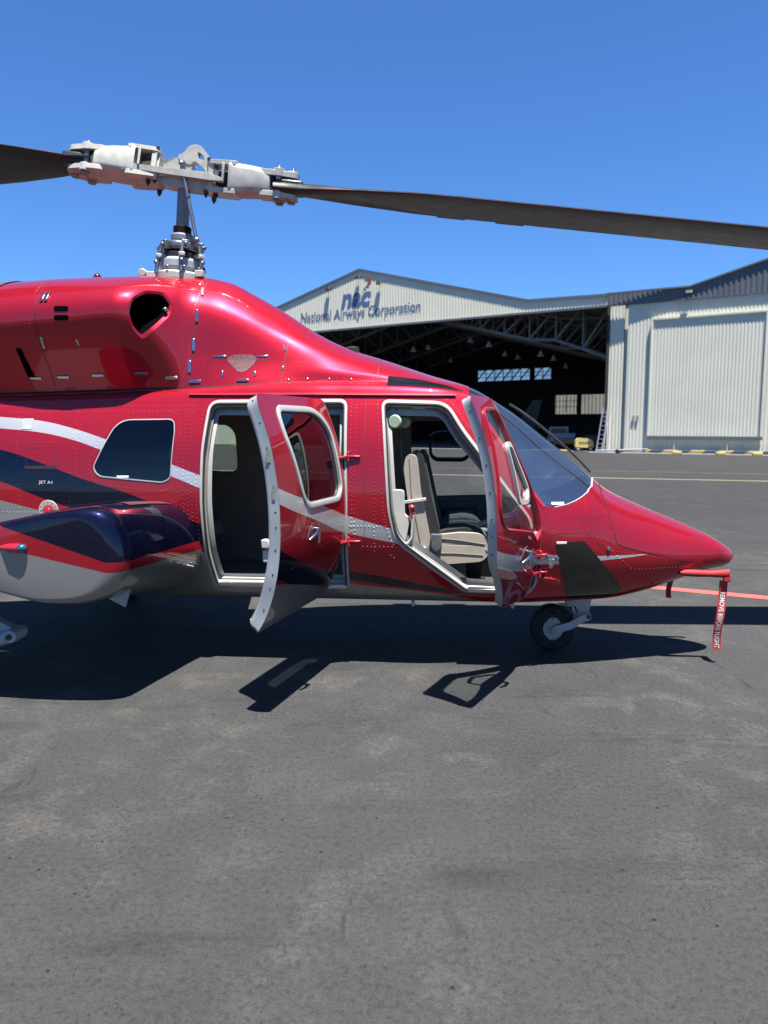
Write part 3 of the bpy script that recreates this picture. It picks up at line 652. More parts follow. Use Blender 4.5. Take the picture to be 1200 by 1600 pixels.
cr = vehicle('parked_car', HM @ Vector((-6.0, 6.5, .016)), R(66), [(-1.9, .32), (1.9, .32), (1.95, .62), (1.1, .82), (-1.9, .84)],
             [([(-1.5, .82), (1.0, .80), (.3, 1.2), (-1.1, 1.22)], [[(-1.1, .86), (-.3, .86), (-.3, 1.12), (-.95, 1.12)], [(-.22, .86), (.65, .86), (.2, 1.1), (-.22, 1.12)]], 'carwhite')],
             'carred', 'low red car with a pale roof inside the hangar mouth', 'car', 3.8, 1.6, .29)
cart = empty('ground_power_cart', HM @ Vector((-3.1, 1.2, .016)), HR + R(25), label='yellow covered service cart on small wheels at the hangar mouth', cat='cart')
MB().prism(rounded([(-.62, .25), (.62, .25), (.62, .62), (.42, .86), (-.45, .92), (-.62, .7)], .12, 5), [], (0, 0, 0), (1, 0, 0), (0, 0, 1), .75).obj('hood', 'yellow', cart, .05)
MB().box((0, 0, .22), (1.3, .7, .07)).obj('chassis', 'black', cart); MB().bar((.6, 0, .24), (1.4, 0, .12), .05).obj('drawbar', 'black', cart)
for i in range(4): MB().box((-.3 + i * .17, -.385, .58), (.1, .02, .12)).obj('vent', 'black', cart)
wheels(cart, [(q, s * .34) for q in (-.42, .42) for s in (-1, 1)], .16, .1)
tug = empty('tow_tractor', HM @ Vector((-3.3, 5.2, .016)), HR + R(70), label='dark blue tow tractor standing by the hangar side wall', cat='tractor')
MB().prism(rounded([(-1.0, .3), (1.0, .3), (1.05, .75), (.3, .9), (.1, .8), (-.3, .8), (-.45, 1.15), (-1.0, 1.1)], .08, 4), [], (0, 0, 0), (1, 0, 0), (0, 0, 1), 1.2).obj('body', 'navyair', tug, .04)
MB().tube([(.25, 0, .85), (.05, 0, 1.12)], .02).obj('steering_column', 'black', tug); MB().lathe([(.0, 0), (.17, .0), (.19, .015), (.17, .03), (0, .03)], (.04, 0, 1.12), (-.6, 0, .8)).obj('steering_wheel', 'black', tug)
MB().box((-.3, 0, .9), (.4, .5, .18)).obj('seat', 'black', tug, .04); wheels(tug, [(q, s * .58) for q in (-.65, .65) for s in (-1, 1)], .27, .2)
# aircraft tail at the back left
ac = empty('parked_aeroplane', HM @ Vector((-9.9, 9.5, 0)), HR + R(188), label='dark blue light aeroplane with tall swept fin parked inside the hangar', cat='aeroplane')
fu = MB(); fu.tube([(-.2, 0, 1.55), (1.2, 0, 1.5), (3, 0, 1.4), (5, 0, 1.35), (6.4, 0, 1.3), (7.4, 0, 1.2)], [.12, .28, .52, .66, .5, .12], 20); fu.obj('fuselage', 'navyair', ac)
MB().prism(rounded([(-.55, 3.95), (.25, 3.95), (1.75, 1.7), (.05, 1.6)], .1, 4), [], (0, 0, 0), (1, 0, 0), (0, 0, 1), .11).obj('fin', 'navyair', ac, .04)
MB().box((.4, 0, 1.62), (.95, 3.6, .09)).obj('tailplane', 'carwhite', ac, .03); MB().box((4.2, 0, 1.05), (1.5, 10.2, .16)).obj('wing', 'carwhite', ac, .05)
for p in ((3.6, -1.2), (3.6, 1.2), (6.6, 0)): MB().bar((p[0], p[1] * .7, 1.0), (p[0], p[1], .25), .09).obj('leg', 'steel', ac)
wheels(ac, [(3.6, -1.2), (3.6, 1.2), (6.6, 0)], .25, .15)
# pale hose heap on the sunlit threshold
cl = MB(); pth = [Vector((-6.4 + .055 * i, -.1 + .45 * math.sin(i * .55) * math.cos(i * .13), .06 + .03 * abs(math.sin(i * 1.7)))) for i in range(48)]; cl.tube(pth, .045, 8)
hs = hang(cl.obj('hose', 'yellow', None)); tag(hs, 'pale yellow hose heaped on the sunlit hangar threshold', 'hose')
# lamps hanging under the roof
proto = None
for (x, y, z) in PEND:
    e = empty('pendant_lamp', HM @ Vector((x, y, z)), HR, label='white bell lamp hanging from the roof inside the hangar', cat='lamp', group='lamps hanging inside the hangar')
    if proto is None:
        proto = [MB().lathe([(.04, .3), (.09, .26), (.14, .1), (.30, -.12), (.29, -.13), (.12, .06), (.001, .1)], (0, 0, 0), n=18).obj('lamp_shade', 'lampw', e), MB().cyl((0, 0, .28), (0, 0, 3.0), .02, n=6).obj('cord', 'black', e)]
    else:
        for q in proto:
            c = q.copy(); COL.objects.link(c); c.parent = e

# ------------------------------------------------------------------ helicopter (local x towards the nose, near side y < 0)
HO = (1.255, 5.37, 0); HY = R(-5.0)
heli = empty('helicopter', HO, HY, label='glossy red helicopter with white, navy and silver stripes and two open doors', cat='helicopter')
def rel(o):  # child of a part that shares its origin
    o.location = (0, 0, 0); return o
XWE, XWS = -.65, -.15
ws_side = [(-.625, 1.80), (-.5, 1.645), (-.36, 1.43), (-.24, 1.245), (-.15, 1.13)]
ws_bot = [(-.08, 1.128), (.0, 1.143), (.06, 1.165), (.11, 1.19), (.155, 1.22)]
WSs = XZ(ws_side, closed=False); WSb = XZ(ws_bot, closed=False)
def seg(pts, step=.04): return np.array(subdiv([tuple(p) for p in pts], step, False))
WSb = np.concatenate([WSb, seg([WSb[-1], (.19, t_of([.19], [1.25])[0] * KT), (.225, 8.4 * KT), (.25, 9.2 * KT), (.26, 10 * KT)])[1:]])
t1 = WSs[0, 1]
WSt = seg([(-.65, 10 * KT), (-.65, t1 + .02), tuple(WSs[0])])
cone = XZ([(.262, 1.19), (.285, 1.13), (.307, 1.06), (.33, .96), (.348, .878), (.42, .845), (.616, .793), (.80, .75), (.95, .71)], closed=False)
cone = np.concatenate([seg([(.305, 10 * KT), (.295, 9.2 * KT), (.275, 8.2 * KT), tuple(cone[0])])[:-1], cone, seg([tuple(cone[-1]), (1.06, 1.8 * KT), (1.10, .6 * KT), (1.11, 0)])[1:]])
roofedge = XT([(-9.59, 7), (-.65, 7)], .06)
body_outer = np.concatenate([XT([(-9.59, 0), (1.11, 0)], .06)[:-1], cone[::-1][:-1], seg([(.305, 10 * KT), (.26, 10 * KT)])[:-1], WSb[::-1][:-1], WSs[::-1][:-1],
                             seg([tuple(WSs[0]), (-.65, t1 + .02), (-.65, 7 * KT)])[:-1], roofedge[::-1], XT([(-9.59, 7), (-9.59, 0)], .06)[1:-1]])
opR = XZ([(-2.405, 1.828), (-2.432, 1.5), (-2.437, 1.15), (-2.425, .8), (-2.395, .545), (-1.455, .55), (-1.452, 1.2), (-1.468, 1.832)], [.07, .05, .05, .05, .04, .04, 0, .05])
doR = XZ([(-2.405, 1.835), (-2.432, 1.5), (-2.437, 1.15), (-2.425, .8), (-2.385, .505), (-1.465, .525), (-1.452, 1.2), (-1.468, 1.835)], [.07, .05, .05, .05, .02, .04, 0, .05])
opF = XZ([(-1.225, 1.828), (-.80, 1.815), (-.69, 1.64), (-.24, 1.05), (-.185, .62), (-.24, .535), (-.66, .538), (-1.125, .90), (-1.172, 1.10), (-1.20, 1.517)], [.05, .08, .05, .05, .05, .03, .03, .08, .06, 0])
winC = XZ([(-3.035, 1.70), (-2.645, 1.705), (-2.632, 1.62), (-2.648, 1.31), (-2.70, 1.283), (-3.15, 1.322), (-3.19, 1.375), (-3.12, 1.53)], [.09, .04, .03, .05, .03, .06, .05, .2])
winD = XZ([(-2.21, 1.75), (-1.72, 1.75), (-1.56, 1.66), (-1.53, 1.26), (-1.58, 1.205), (-2.06, 1.205), (-2.13, 1.28), (-2.225, 1.62)], [.06, .1, .15, .06, .06, .08, .08, .1])
winF = XZ([(-1.11, 1.755), (-.85, 1.755), (-.745, 1.62), (-.325, 1.08), (-.285, .99), (-.37, .93), (-.53, 1.01), (-1.04, 1.09), (-1.125, 1.18)], [.06, .06, .08, .03, .04, .03, .08, .08, .06])
winFar = XZ([(-1.09, 1.72), (-.74, 1.72), (-.62, 1.60), (-.36, 1.19), (-.40, 1.10), (-1.02, 1.08), (-1.09, 1.15)], [.06, .06, .08, .05, .05, .06, .06])
winCf = XZ([(-3.0, 1.69), (-2.60, 1.69), (-2.545, 1.62), (-2.55, 1.31), (-2.60, 1.275), (-3.15, 1.30), (-3.19, 1.36), (-3.12, 1.53)], [.09, .06, .06, .05, .05, .06, .05, .2])
fus = smesh('fuselage', [patch(body_outer, [opR, opF, winC]), patch(body_outer, [winCf, winD, winFar], side=1)], 'body', heli)
cowl_out = np.concatenate([roofedge[:-1], seg([(-.65, 7 * KT), (-.65, 10 * KT)])[:-1], XT([(-.65, 10), (-9.59, 10)], .06)[:-1], XT([(-9.59, 10), (-9.59, 7)], .06)[:-1]])
# engine air intake: a hole in the shoulder where the nacelle swells out, with a duct behind
intake = XZ([(-2.90, 2.50), (-2.84, 2.575), (-2.74, 2.575), (-2.685, 2.50), (-2.69, 2.42), (-2.76, 2.32), (-2.845, 2.235), (-2.895, 2.30), (-2.915, 2.40)], [.03] * 9)
cow = smesh('cowling', [patch(cowl_out, [intake]), patch(cowl_out, [intake], side=1)], 'red', heli)
for s in (-1, 1):
    v, f = bead(intake, [(0, 0), (.012, -.012), (.012, -.03)], s); smesh('intake_lip', [(v, f)], 'red', cow)
    L = intake; p0 = surf(L[:, 0], L[:, 1] / KT, -.03, s)[0]; c = p0.mean(0); V = [p0]
    for k in range(1, 5): V.append(c + (p0 - c) * (1 - .12 * k) + np.array([-.12 * k, -s * .03 * k, 0]))
    n = len(L); V = np.concatenate(V); F = [(j * n + i, j * n + (i + 1) % n, (j + 1) * n + (i + 1) % n, (j + 1) * n + i) for j in range(4) for i in range(n)] + [tuple(range(4 * n, 5 * n))]
    smesh('intake_duct', [(V, F)], 'gap', cow, pc=False, normals=False)
    MB().cyl((-2.735, s * .44, 2.45), (-2.71, s * .465, 2.45), .015).obj('intake_sensor', 'steel', cow, .004)
smesh('nose_cone', [patch(np.concatenate([cone, XT([(1.11, 0), (1.2735, 0)], .02)[1:-1], XT([(1.2735, 0), (1.2735, 10)], .1)[:-1], XT([(1.2735, 10), (.305, 10)], .02)[:-1]]), off=.0015, side=s, step=.035) for s in (-1, 1)], 'red', heli)
ws_loop = np.concatenate([WSs, WSb[1:] if np.allclose(WSb[0], WSs[-1]) else WSb, XT([(.26, 10), (-.65, 10)], .04)[1:], WSt[1:-1]])
wsc = smesh('windscreen', [patch(ws_loop, off=-.004, side=s, step=.04) for s in (-1, 1)], 'screen', heli, pc=False)
edge = np.concatenate([WSs, WSb])
for s in (-1, 1):
    v, f = bead(WSb, [(-.003, .001), (-.003, .003), (.003, .003), (.003, -.004)], s, False); smesh('windscreen_trim', [(v, f)], 'frame', wsc, pc=False)
    v, f = bead(WSs, [(-.012, .0), (-.012, .004), (.012, .004), (.012, -.02)], s, False); smesh('windscreen_post', [(v, f)], 'redtrim', wsc, pc=False)
v, _ = surf(np.linspace(-.65, .26, 30), np.full(30, 10.), -.012); MB().tube(v.tolist(), .013, 8).obj('centre_post', 'black', wsc)

def frame(name, loop, prof, m, parent, side=-1):
    v, f = bead(loop, prof, side); return smesh(name, [(v, f)], m, parent, pc=False)
JAMB = [(-.007, .0005), (-.007, .004), (.010, .004), (.014, -.010), (.016, -.070), (.05, -.074)]
SEAL = [(.0105, .0), (.0105, .007), (.018, .007), (.020, -.008)]
for L_ in (opR, opF): frame('door_jamb', L_, JAMB, 'frame', heli); frame('door_seal', L_, SEAL, 'rubber', heli)
def window(loop, m, side=-1, trim='silverp', w=.003):
    o = smesh('window', [patch(loop, off=-.004, side=side)], m, heli, pc=False)
    frame('window_trim', loop, [(-w, .0005), (-w, .004), (w * .6, .004), (w * .6, -.008)], trim, o, side); return o
wc = window(winC, 'tint'); window(winCf, 'green', 1, 'black'); window(winD, 'green', 1, 'black'); wf = window(winFar, 'clear', 1, 'black')
frame('vent_frame', XZ([(-.90, 1.60), (-.70, 1.62), (-.615, 1.53), (-.62, 1.42), (-.66, 1.39), (-.89, 1.39), (-.93, 1.43), (-.93, 1.57)], .05), [(-.01, -.02), (-.01, .004), (.012, .004), (.012, -.02)], 'black', wf, 1)
# the chin window, the roof window and other flush panels
frm = lambda q, r: XZ(q, r)
ch = frm([(-.075, .893), (.118, .905), (.20, .81), (.42, .555), (.36, .495), (.03, .487), (-.02, .66)], [.01, .01, .02, .02, .08, .03, .02])
for s in (-1, 1): smesh('chin_window', [patch(ch, off=.0025, side=s, step=.03)], 'smoke', heli, pc=False)
# cabin lining, floor, bulkheads
inset = lambda L, d: bead_loop(L, d)
def bead_loop(L, d):
    q = np.roll(L, -1, 0) - np.roll(L, 1, 0); q /= np.linalg.norm(q, axis=1)[:, None] + 1e-12; nn = np.stack([-q[:, 1], q[:, 0]], 1)
    if np.sum(L[:, 0] * np.roll(L[:, 1], -1) - np.roll(L[:, 0], -1) * L[:, 1]) < 0: nn = -nn
    return L + nn * d
lin = np.concatenate([XT([(-3.25, 1.4), (-.2, 1.4)], .08)[:-1], seg([(-.2, 1.4 * KT), (-.22, t_of([-.22], [1.12])[0] * KT), (-.68, 6.4 * KT)])[:-1], XT([(-.68, 6.4), (-3.25, 6.4)], .08)[:-1], XT([(-3.25, 6.4), (-3.25, 1.4)], .08)[:-1]])
opRi, opFi = bead_loop(opR, .028), opF.copy()
opFi = XZ([(-1.20, 1.80), (-.83, 1.79), (-.73, 1.62), (-.31, 1.06), (-.24, .62), (-.27, .565), (-.66, .565), (-1.10, .91), (-1.145, 1.11), (-1.17, 1.517)], [.05, .08, .05, .05, .05, .03, .03, .08, .06, 0])
smesh('cabin_lining', [patch(lin, [opRi, opFi, winC], off=-.05, flip=True, step=.09), patch(lin, [winCf, winD, winFar], off=-.05, side=1, flip=True, step=.09)], 'liner', heli, pc=False)
MB().box((-1.72, 0, .545), (3.1, .98, .03)).obj('cabin_floor', 'carpet', heli)
MB().box((-1.98, 0, 1.865), (2.62, .82, .02)).obj('headlining', 'liner', heli)
b = MB(); b.prism([(-.44, .5), (.44, .5), (.56, .8), (.59, 1.15), (.54, 1.53), (.42, 1.82), (-.42, 1.82), (-.54, 1.53), (-.59, 1.15), (-.56, .8)], [], (-3.22, 0, 0), (0, 1, 0), (0, 0, 1), .03); b.obj('aft_bulkhead', 'liner', heli)
MB().box((-1.92, -.505, .562), (.90, .05, .03)).obj('door_sill', 'chrome', heli, .006); MB().box((-.455, -.53, .556), (.38, .06, .03)).obj('door_sill', 'chrome', heli, .006)
MB().box((-1.92, -.43, .582), (.9, .10, .045)).obj('sill_trim', 'cream', heli, .01)
# aft bench seat
bs = MB().box((-2.9, 0, .82), (.5, 1.06, .16)).obj('bench_seat', 'leather', heli, .05); MB().prism([(-3.17, .88), (-3.02, .88), (-3.12, 1.5), (-3.2, 1.5)], [], (0, 0, 0), (1, 0, 0), (0, 0, 1), 1.06).obj('backrest', 'leather', bs, .03)
MB().box((-2.92, 0, .64), (.42, 1.0, .2)).obj('seat_base', 'liner', bs)
MB().lathe([(.0, 0), (.05, 0), (.06, .02), (.05, .035), (0, .035)], (-2.64, -.30, .72), (.9, -.4, 0), 14).obj('speaker_grille', 'black', bs)
# crew seats
def seat(yc, main, front):
    s = empty('crew_seat'); s.parent = heli; w = .35
    p = lambda poly, nm, m, wd, bv, par: MB().prism(rounded(poly, .03, 4), [], (0, yc, 0), (1, 0, 0), (0, 0, 1), wd).obj(nm, m, par, bv, seg=3)
    bk = p([(-1.085, 1.38), (-1.07, 1.455), (-1.035, 1.475), (-.992, 1.455), (-.98, 1.36), (-.965, 1.22), (-.885, .84), (-.90, .78), (-1.0, .765)], 'backrest', main, w, .035, s)
    p([(-1.0, 1.485), (-.955, 1.47), (-.925, 1.30), (-.835, .95), (-.855, .86), (-.90, .86), (-.97, 1.26)], 'back_cushion', front, w * .88, .03, bk)
    pn = p([(-.98, .80), (-.89, .86), (-.60, .855), (-.52, .84), (-.505, .79), (-.55, .745), (-.88, .715), (-.95, .74)], 'seat_pan', main, w, .03, s)
    p([(-.90, .86), (-.87, .925), (-.70, .945), (-.56, .94), (-.50, .885), (-.505, .82), (-.56, .80), (-.58, .86)], 'seat_cushion', main, w * .99, .035, pn)
    p([(-.89, .915), (-.80, .955), (-.66, .975), (-.57, .955), (-.52, .91), (-.60, .925), (-.8, .92)], 'cushion_pad', front, w * .8, .02, pn)
    for z0 in (.80, 1.135): MB().bar((-1.12, yc - w / 2 - .012, z0 + .005), (-.93, yc - w / 2 - .012, z0 + .035), .02, .022).obj('harness_bar', 'cream', s, .004)
    MB().box((-.86, yc - w / 2 - .012, .88), (.075, .03, .11)).obj('lap_belt', 'greyfab', s, .008); MB().cyl((-.86, yc - w / 2 - .02, .845), (-.86, yc - w / 2 - .035, .845), .022).obj('buckle', 'steel', s)
    for q0, q1 in (((-.93, .80), (-.54, .79)), ((-.88, .905), (-.53, .865))): MB().tube([(q0[0], yc - w / 2 - .0015, q0[1]), ((q0[0] + q1[0]) / 2, yc - w / 2 - .002, (q0[1] + q1[1]) / 2 + .006), (q1[0], yc - w / 2 - .0015, q1[1])], .0035, 6).obj('piping', 'liner', pn)
    MB().tube([(-1.045, yc - w / 2 - .001, 1.44), (-1.03, yc - w / 2 - .002, 1.2), (-.955, yc - w / 2 - .001, .80)], .0035, 6).obj('piping', 'liner', bk)
    for q in (-.07, .07): MB().bar((-.945, yc + q, 1.44), (-.845, yc + q, .97), .042, .008, (1, 0, 0)).obj('harness_strap', 'greyfab', s)
    MB().box((-.79, yc, .64), (.28, .30, .18)).obj('seat_base', 'black', s, .01)
    for q in (-.15, .15): MB().box((-.72, yc + q, .553), (.42, .03, .03)).obj('seat_rail', 'steel', s)
    return s
seat(-.325, 'leather', 'blackfab'); seat(.30, 'greyfab', 'greyfab')
MB().box((-.62, -.02, .90), (.26, .2, .05)).obj('centre_pad', 'greenfab', heli, .02)
co = MB().prism(rounded([(-.9, .56), (-.2, .56), (-.2, 1.05), (-.45, .98), (-.9, .80)], .03, 3), [], (0, 0, 0), (1, 0, 0), (0, 0, 1), .2).obj('centre_console', 'black', heli, .01)
MB().box((-.66, .50, .93), (.62, .06, .30)).obj('side_console', 'greyfab', heli, .02); MB().box((-.69, .455, .95), (.26, .03, .10)).obj('map_pocket', 'black', heli, .01)
ip = MB().prism(rounded([(-.24, .62), (-.02, .62), (.06, 1.0), (-.04, 1.14), (-.30, 1.15), (-.33, 1.12), (-.22, 1.08)], .03, 3), [], (0, 0, 0), (1, 0, 0), (0, 0, 1), .92).obj('instrument_panel', 'black', heli, .01)
for y in (-.30, -.12, .12, .3):
    for z in (.82, .97): MB().cyl((-.215, y, z), (-.236, y, z), .05, n=20).obj('dial', 'greyfab', ip)
for y in (-.31, .30):
    MB().tube([(-.36, y, .56), (-.38, y, .72), (-.46, y, .88), (-.45, y, .98)], [.014, .014, .014, .02]).obj('cyclic_stick', 'black', heli)
    for q in (-.09, .09): MB().bar((-.30, y + q, .58), (-.26, y + q, .70), .05, .02).obj('rudder_pedal', 'steel', heli, .004)
MB().tube([(-.36, -.46, .58), (-.33, -.46, .62), (-.30, -.46, .70)], [.035, .04, .04]).obj('floor_bottle', 'steel', heli)
MB().cyl((-.36, -.47, .60), (-.36, -.51, .60), .05).obj('floor_vent', 'black', heli)
# door pocket, emergency handle, striker fittings just inside the front doorway
pk_ = MB(); pk_.prism(rounded([(-1.155, 1.24), (-1.075, 1.235), (-1.07, 1.07), (-1.035, 1.05), (-1.055, .93), (-1.07, .875), (-1.10, .895), (-1.165, 1.05)], .02, 3), [], (0, -.565, 0), (1, 0, 0), (0, 0, 1), .05)
pk_.obj('door_pocket', 'cream', heli, .012)
MB().tube([(-1.085, -.585, .875), (-1.045, -.595, .878), (-1.018, -.595, .92), (-1.012, -.595, 1.07)], .012).obj('pocket_rail', 'frame', heli)
hd = MB(); hd.tube([(-1.018, -.595, 1.05), (-1.022, -.595, 1.12)], .013); hd.dome((-1.022, -.595, 1.12), (0, 0, 1), .022, .022, 12); hd.tube([(-1.022, -.595, 1.10), (-1.022, -.595, 1.125)], [.015, .022]); hd.obj('red_handle', 'redtrim', heli)
MB().prism([(-.99, .60), (-.90, .60), (-.86, .675), (-.90, .70), (-.95, .69)], [], (0, -.50, 0), (1, 0, 0), (0, 0, 1), .03).obj('floor_bracket', 'cream', heli, .006)
MB().box((-.74, -.46, .585), (.10, .05, .05)).obj('floor_bracket', 'cream', heli, .008)
MB().box((-.94, .42, 1.80), (.15, .012, .046)).obj('exit_sign', 'lens', heli)
text('exit_lettering', 'EXIT', 'linered', heli, Matrix.Translation((-1.0, .411, 1.785)) @ Matrix.Rotation(R(90), 4, 'X'), .11, .03)
MB().box((-.98, -.47, 1.79), (.09, .03, .03)).obj('door_catch', 'frame', heli, .006)
# headset on its hook
hs_ = empty('headset', heli.matrix_basis @ Vector((0, 0, 0)), 0, label='pale green headset hanging inside the front doorway', cat='headset'); hs_.location = Matrix.Translation(HO) @ Matrix.Rotation(HY, 4, 'Z') @ Vector((-1.115, -.42, 1.69)); hs_.rotation_euler = (0, 0, HY)
for s in (-1, 1):
    MB().lathe([(.0, 0), (.03, .0), (.043, .012), (.046, .03), (.038, .04)], (s * .02, -.06 + (s + 1) * .045, 0), (s * .25, -1 + (s + 1), 0), 20).obj('ear_cup', 'earcup', hs_)
MB().tube([(-.03, -.03, .03), (-.02, -.03, .09), (0, .0, .12), (.02, .03, .09), (.03, .03, .03)], .008).obj('headband', 'black', hs_); MB().tube([(0, -.05, -.03), (.01, -.03, -.2), (.02, .02, -.45), (.0, .05, -.62)], .006).obj('cord', 'black', hs_)

# ---- doors, built closed on the skin and swung open about their hinges
def door(name, loop, win, hx, ang, label, glassm, fw, th=.085):
    hy = on(hx, 1.15 if th > .07 else .74)[0].y; og = (hx, hy, 0)
    d = smesh(name, [patch(loop, [win])], 'body', heli, og); d['label'] = label
    mk = lambda nm, parts, m, pc=False: rel(smesh(nm, parts, m, d, og, pc))
    mk('edge_strip', [bead(loop, [(0, .0005), (.003, -.004), (.003, -.055), (.014, -th + .01), (.05, -th + .007)])], 'doorin')
    mk('inner_panel', [patch(bead_loop(loop, .03), [bead_loop(win, -.03)], off=-th, flip=True), bead(bead_loop(loop, .03), [(0, -th + .015), (0, -th)])], 'cream')
    w = mk('window', [patch(win, off=-.012)], glassm); 
    f = rel(smesh('window_frame', [bead(win, [(-fw, .0005), (-fw * .85, .008), (0, .011), (.006, .006), (.004, -.02), (-.03, -th)])], 'frame' if fw > .012 else 'redtrim', w, og, False))
    d.rotation_euler = (0, 0, R(ang))
    # latch studs along the edge strip
    st = MB()
    free = loop[np.argsort(loop[:, 0])]; q = loop[(loop[:, 0] < loop[:, 0].min() + .09)]
    zs = sorted(q.tolist(), key=lambda p: p[1])[::5]
    for p in zs:
        a = surf(np.array([p[0] + .004]), np.array([p[1] / KT]), -.028)[0][0] - np.array(og); st.dome(a, (-1, 0, 0), .006, .004)
    if zs: st.obj('edge_screws', 'hubdark', d)
    return d, og
dR, oR = door('cabin_door', doR, winD, -1.455, 77, 'open cabin door with white framed window', 'tint', .019)
dF, oF = door('cockpit_door', opF, winF, -.19, 65.5, 'open cockpit door with slanted front window', 'clear', .004, .045)
def ondoor(d, og, o, x, z, ang=0., off=0.):
    m_, p = basis(x, z, ang, off); m_.translation = p - Vector(og); o.parent = d; o.matrix_local = m_; return o
for d, og, x, z in ((dR, oR, -2.03, 1.03), (dF, oF, -.66, .88)):
    h = MB(); h.tube([(-.05, -.03, .018), (-.01, -.005, .035), (.05, .02, .032)], [.009, .012, .01]); h.tube([(.05, .05, .03), (.052, -.06, .034)], .010); h.cyl((.05, .02, 0), (.05, .02, .035), .016)
    ondoor(d, og, h.obj('handle', 'chrome', None), x, z); MB().prism(rounded([(-.06, -.03), (.03, -.035), (.075, .02), (.05, .06), (-.01, .05)], .02), [], (0, 0, .0), (1, 0, 0), (0, 1, 0), .004).obj('handle_plate', 'bare', None)
    ondoor(d, og, bpy.data.objects[[k for k in bpy.data.objects.keys() if k.startswith('handle_plate')][-1]], x + .01, z)
for (x, z, w) in ((-2.375, 1.50, 0), (-2.38, 1.30, 0)):
    pl = MB().box((0, 0, 0), (.02, .0012, .07)).obj('placard', 'decal', dR); p, n = on(x, z); pl.location = (Vector((-2.437, p.y + .03, z)) - Vector(oR)); pl.rotation_euler = (0, 0, R(90))
lk = MB(); lk.box((0, 0, 0), (.05, .05, .05)); lk.box((.01, 0, -.07), (.04, .05, .07)); lk = lk.obj('latch_block', 'cream', dR, .008); lk.location = Vector((-2.40, -.56, 1.02)) - Vector(oR)
# vent window in the cockpit door
vl = XZ([(-.85, 1.55), (-.74, 1.55), (-.56, 1.28), (-.62, 1.21), (-.79, 1.22)], .04)
v, f = bead(vl, [(-.012, -.012), (-.012, .006), (.008, .006), (.008, -.012)]); rel(smesh('vent_frame', [(v, f)], 'frame', dF, oF, False))
# hinges
for x, z, d in ((-1.44, 1.46, 0), (-1.44, .90, 0), (-.175, .82, 1), (-.175, .70, 1)):
    p, n = on(x, z); mm = 'redtrim' if d == 0 or z < .75 else 'redtrim'
    h = MB(); h.bar(p + Vector((.08 if d == 0 else .05, .0, 0)) + n * .004, p + Vector((.0, 0, 0)) + n * .010, .035, .010); h.bar(p + n * .01, p + Vector((-.09, -.07, -.012)), .035, .016); h.cyl(p + n * .018 + Vector((0, 0, -.035)), p + n * .018 + Vector((0, 0, .03)), .011)
    h.obj('hinge', mm, heli, .003)

# ---- sponsons with the main wheels
UP = [(0, .5), (.006, .63), (.02, .76), (.045, .89), (.075, .965), (.12, 1.0), (.22, .97), (.41, .86), (.6, .75), (.8, .63), (1, .5)]
DN = [(0, .5), (.006, .38), (.02, .28), (.05, .16), (.10, .06), (.17, .01), (.25, .0), (.45, .12), (.7, .30), (1, .46)]
def foil(n=48):
    f = (1 - np.cos(np.linspace(0, math.pi, n))) / 2
    u = pchip(np.array([p[0] for p in UP]), np.array([p[1] for p in UP]), f); d = pchip(np.array([p[0] for p in DN]), np.array([p[1] for p in DN]), f)
    return np.concatenate([np.stack([f, u], 1), np.stack([f, d], 1)[::-1][1:-1]])
FO = foil()
SPT = ((.63, -2.455, .51, 1.137, 1), (.66, -2.465, .515, 1.142, 1), (.75, -2.485, .535, 1.16, 1), (.95, -2.52, .565, 1.18, 1), (1.2, -2.57, .60, 1.195, 1), (1.36, -2.60, .615, 1.20, 1), (1.42, -2.61, .618, 1.198, .995), (1.455, -2.62, .625, 1.190, .98), (1.476, -2.635, .632, 1.18, .955), (1.485, -2.65, .64, 1.17, .925), (1.487, -2.66, .645, 1.165, .90), (1.487, -2.9, .8, 1.0, .2))
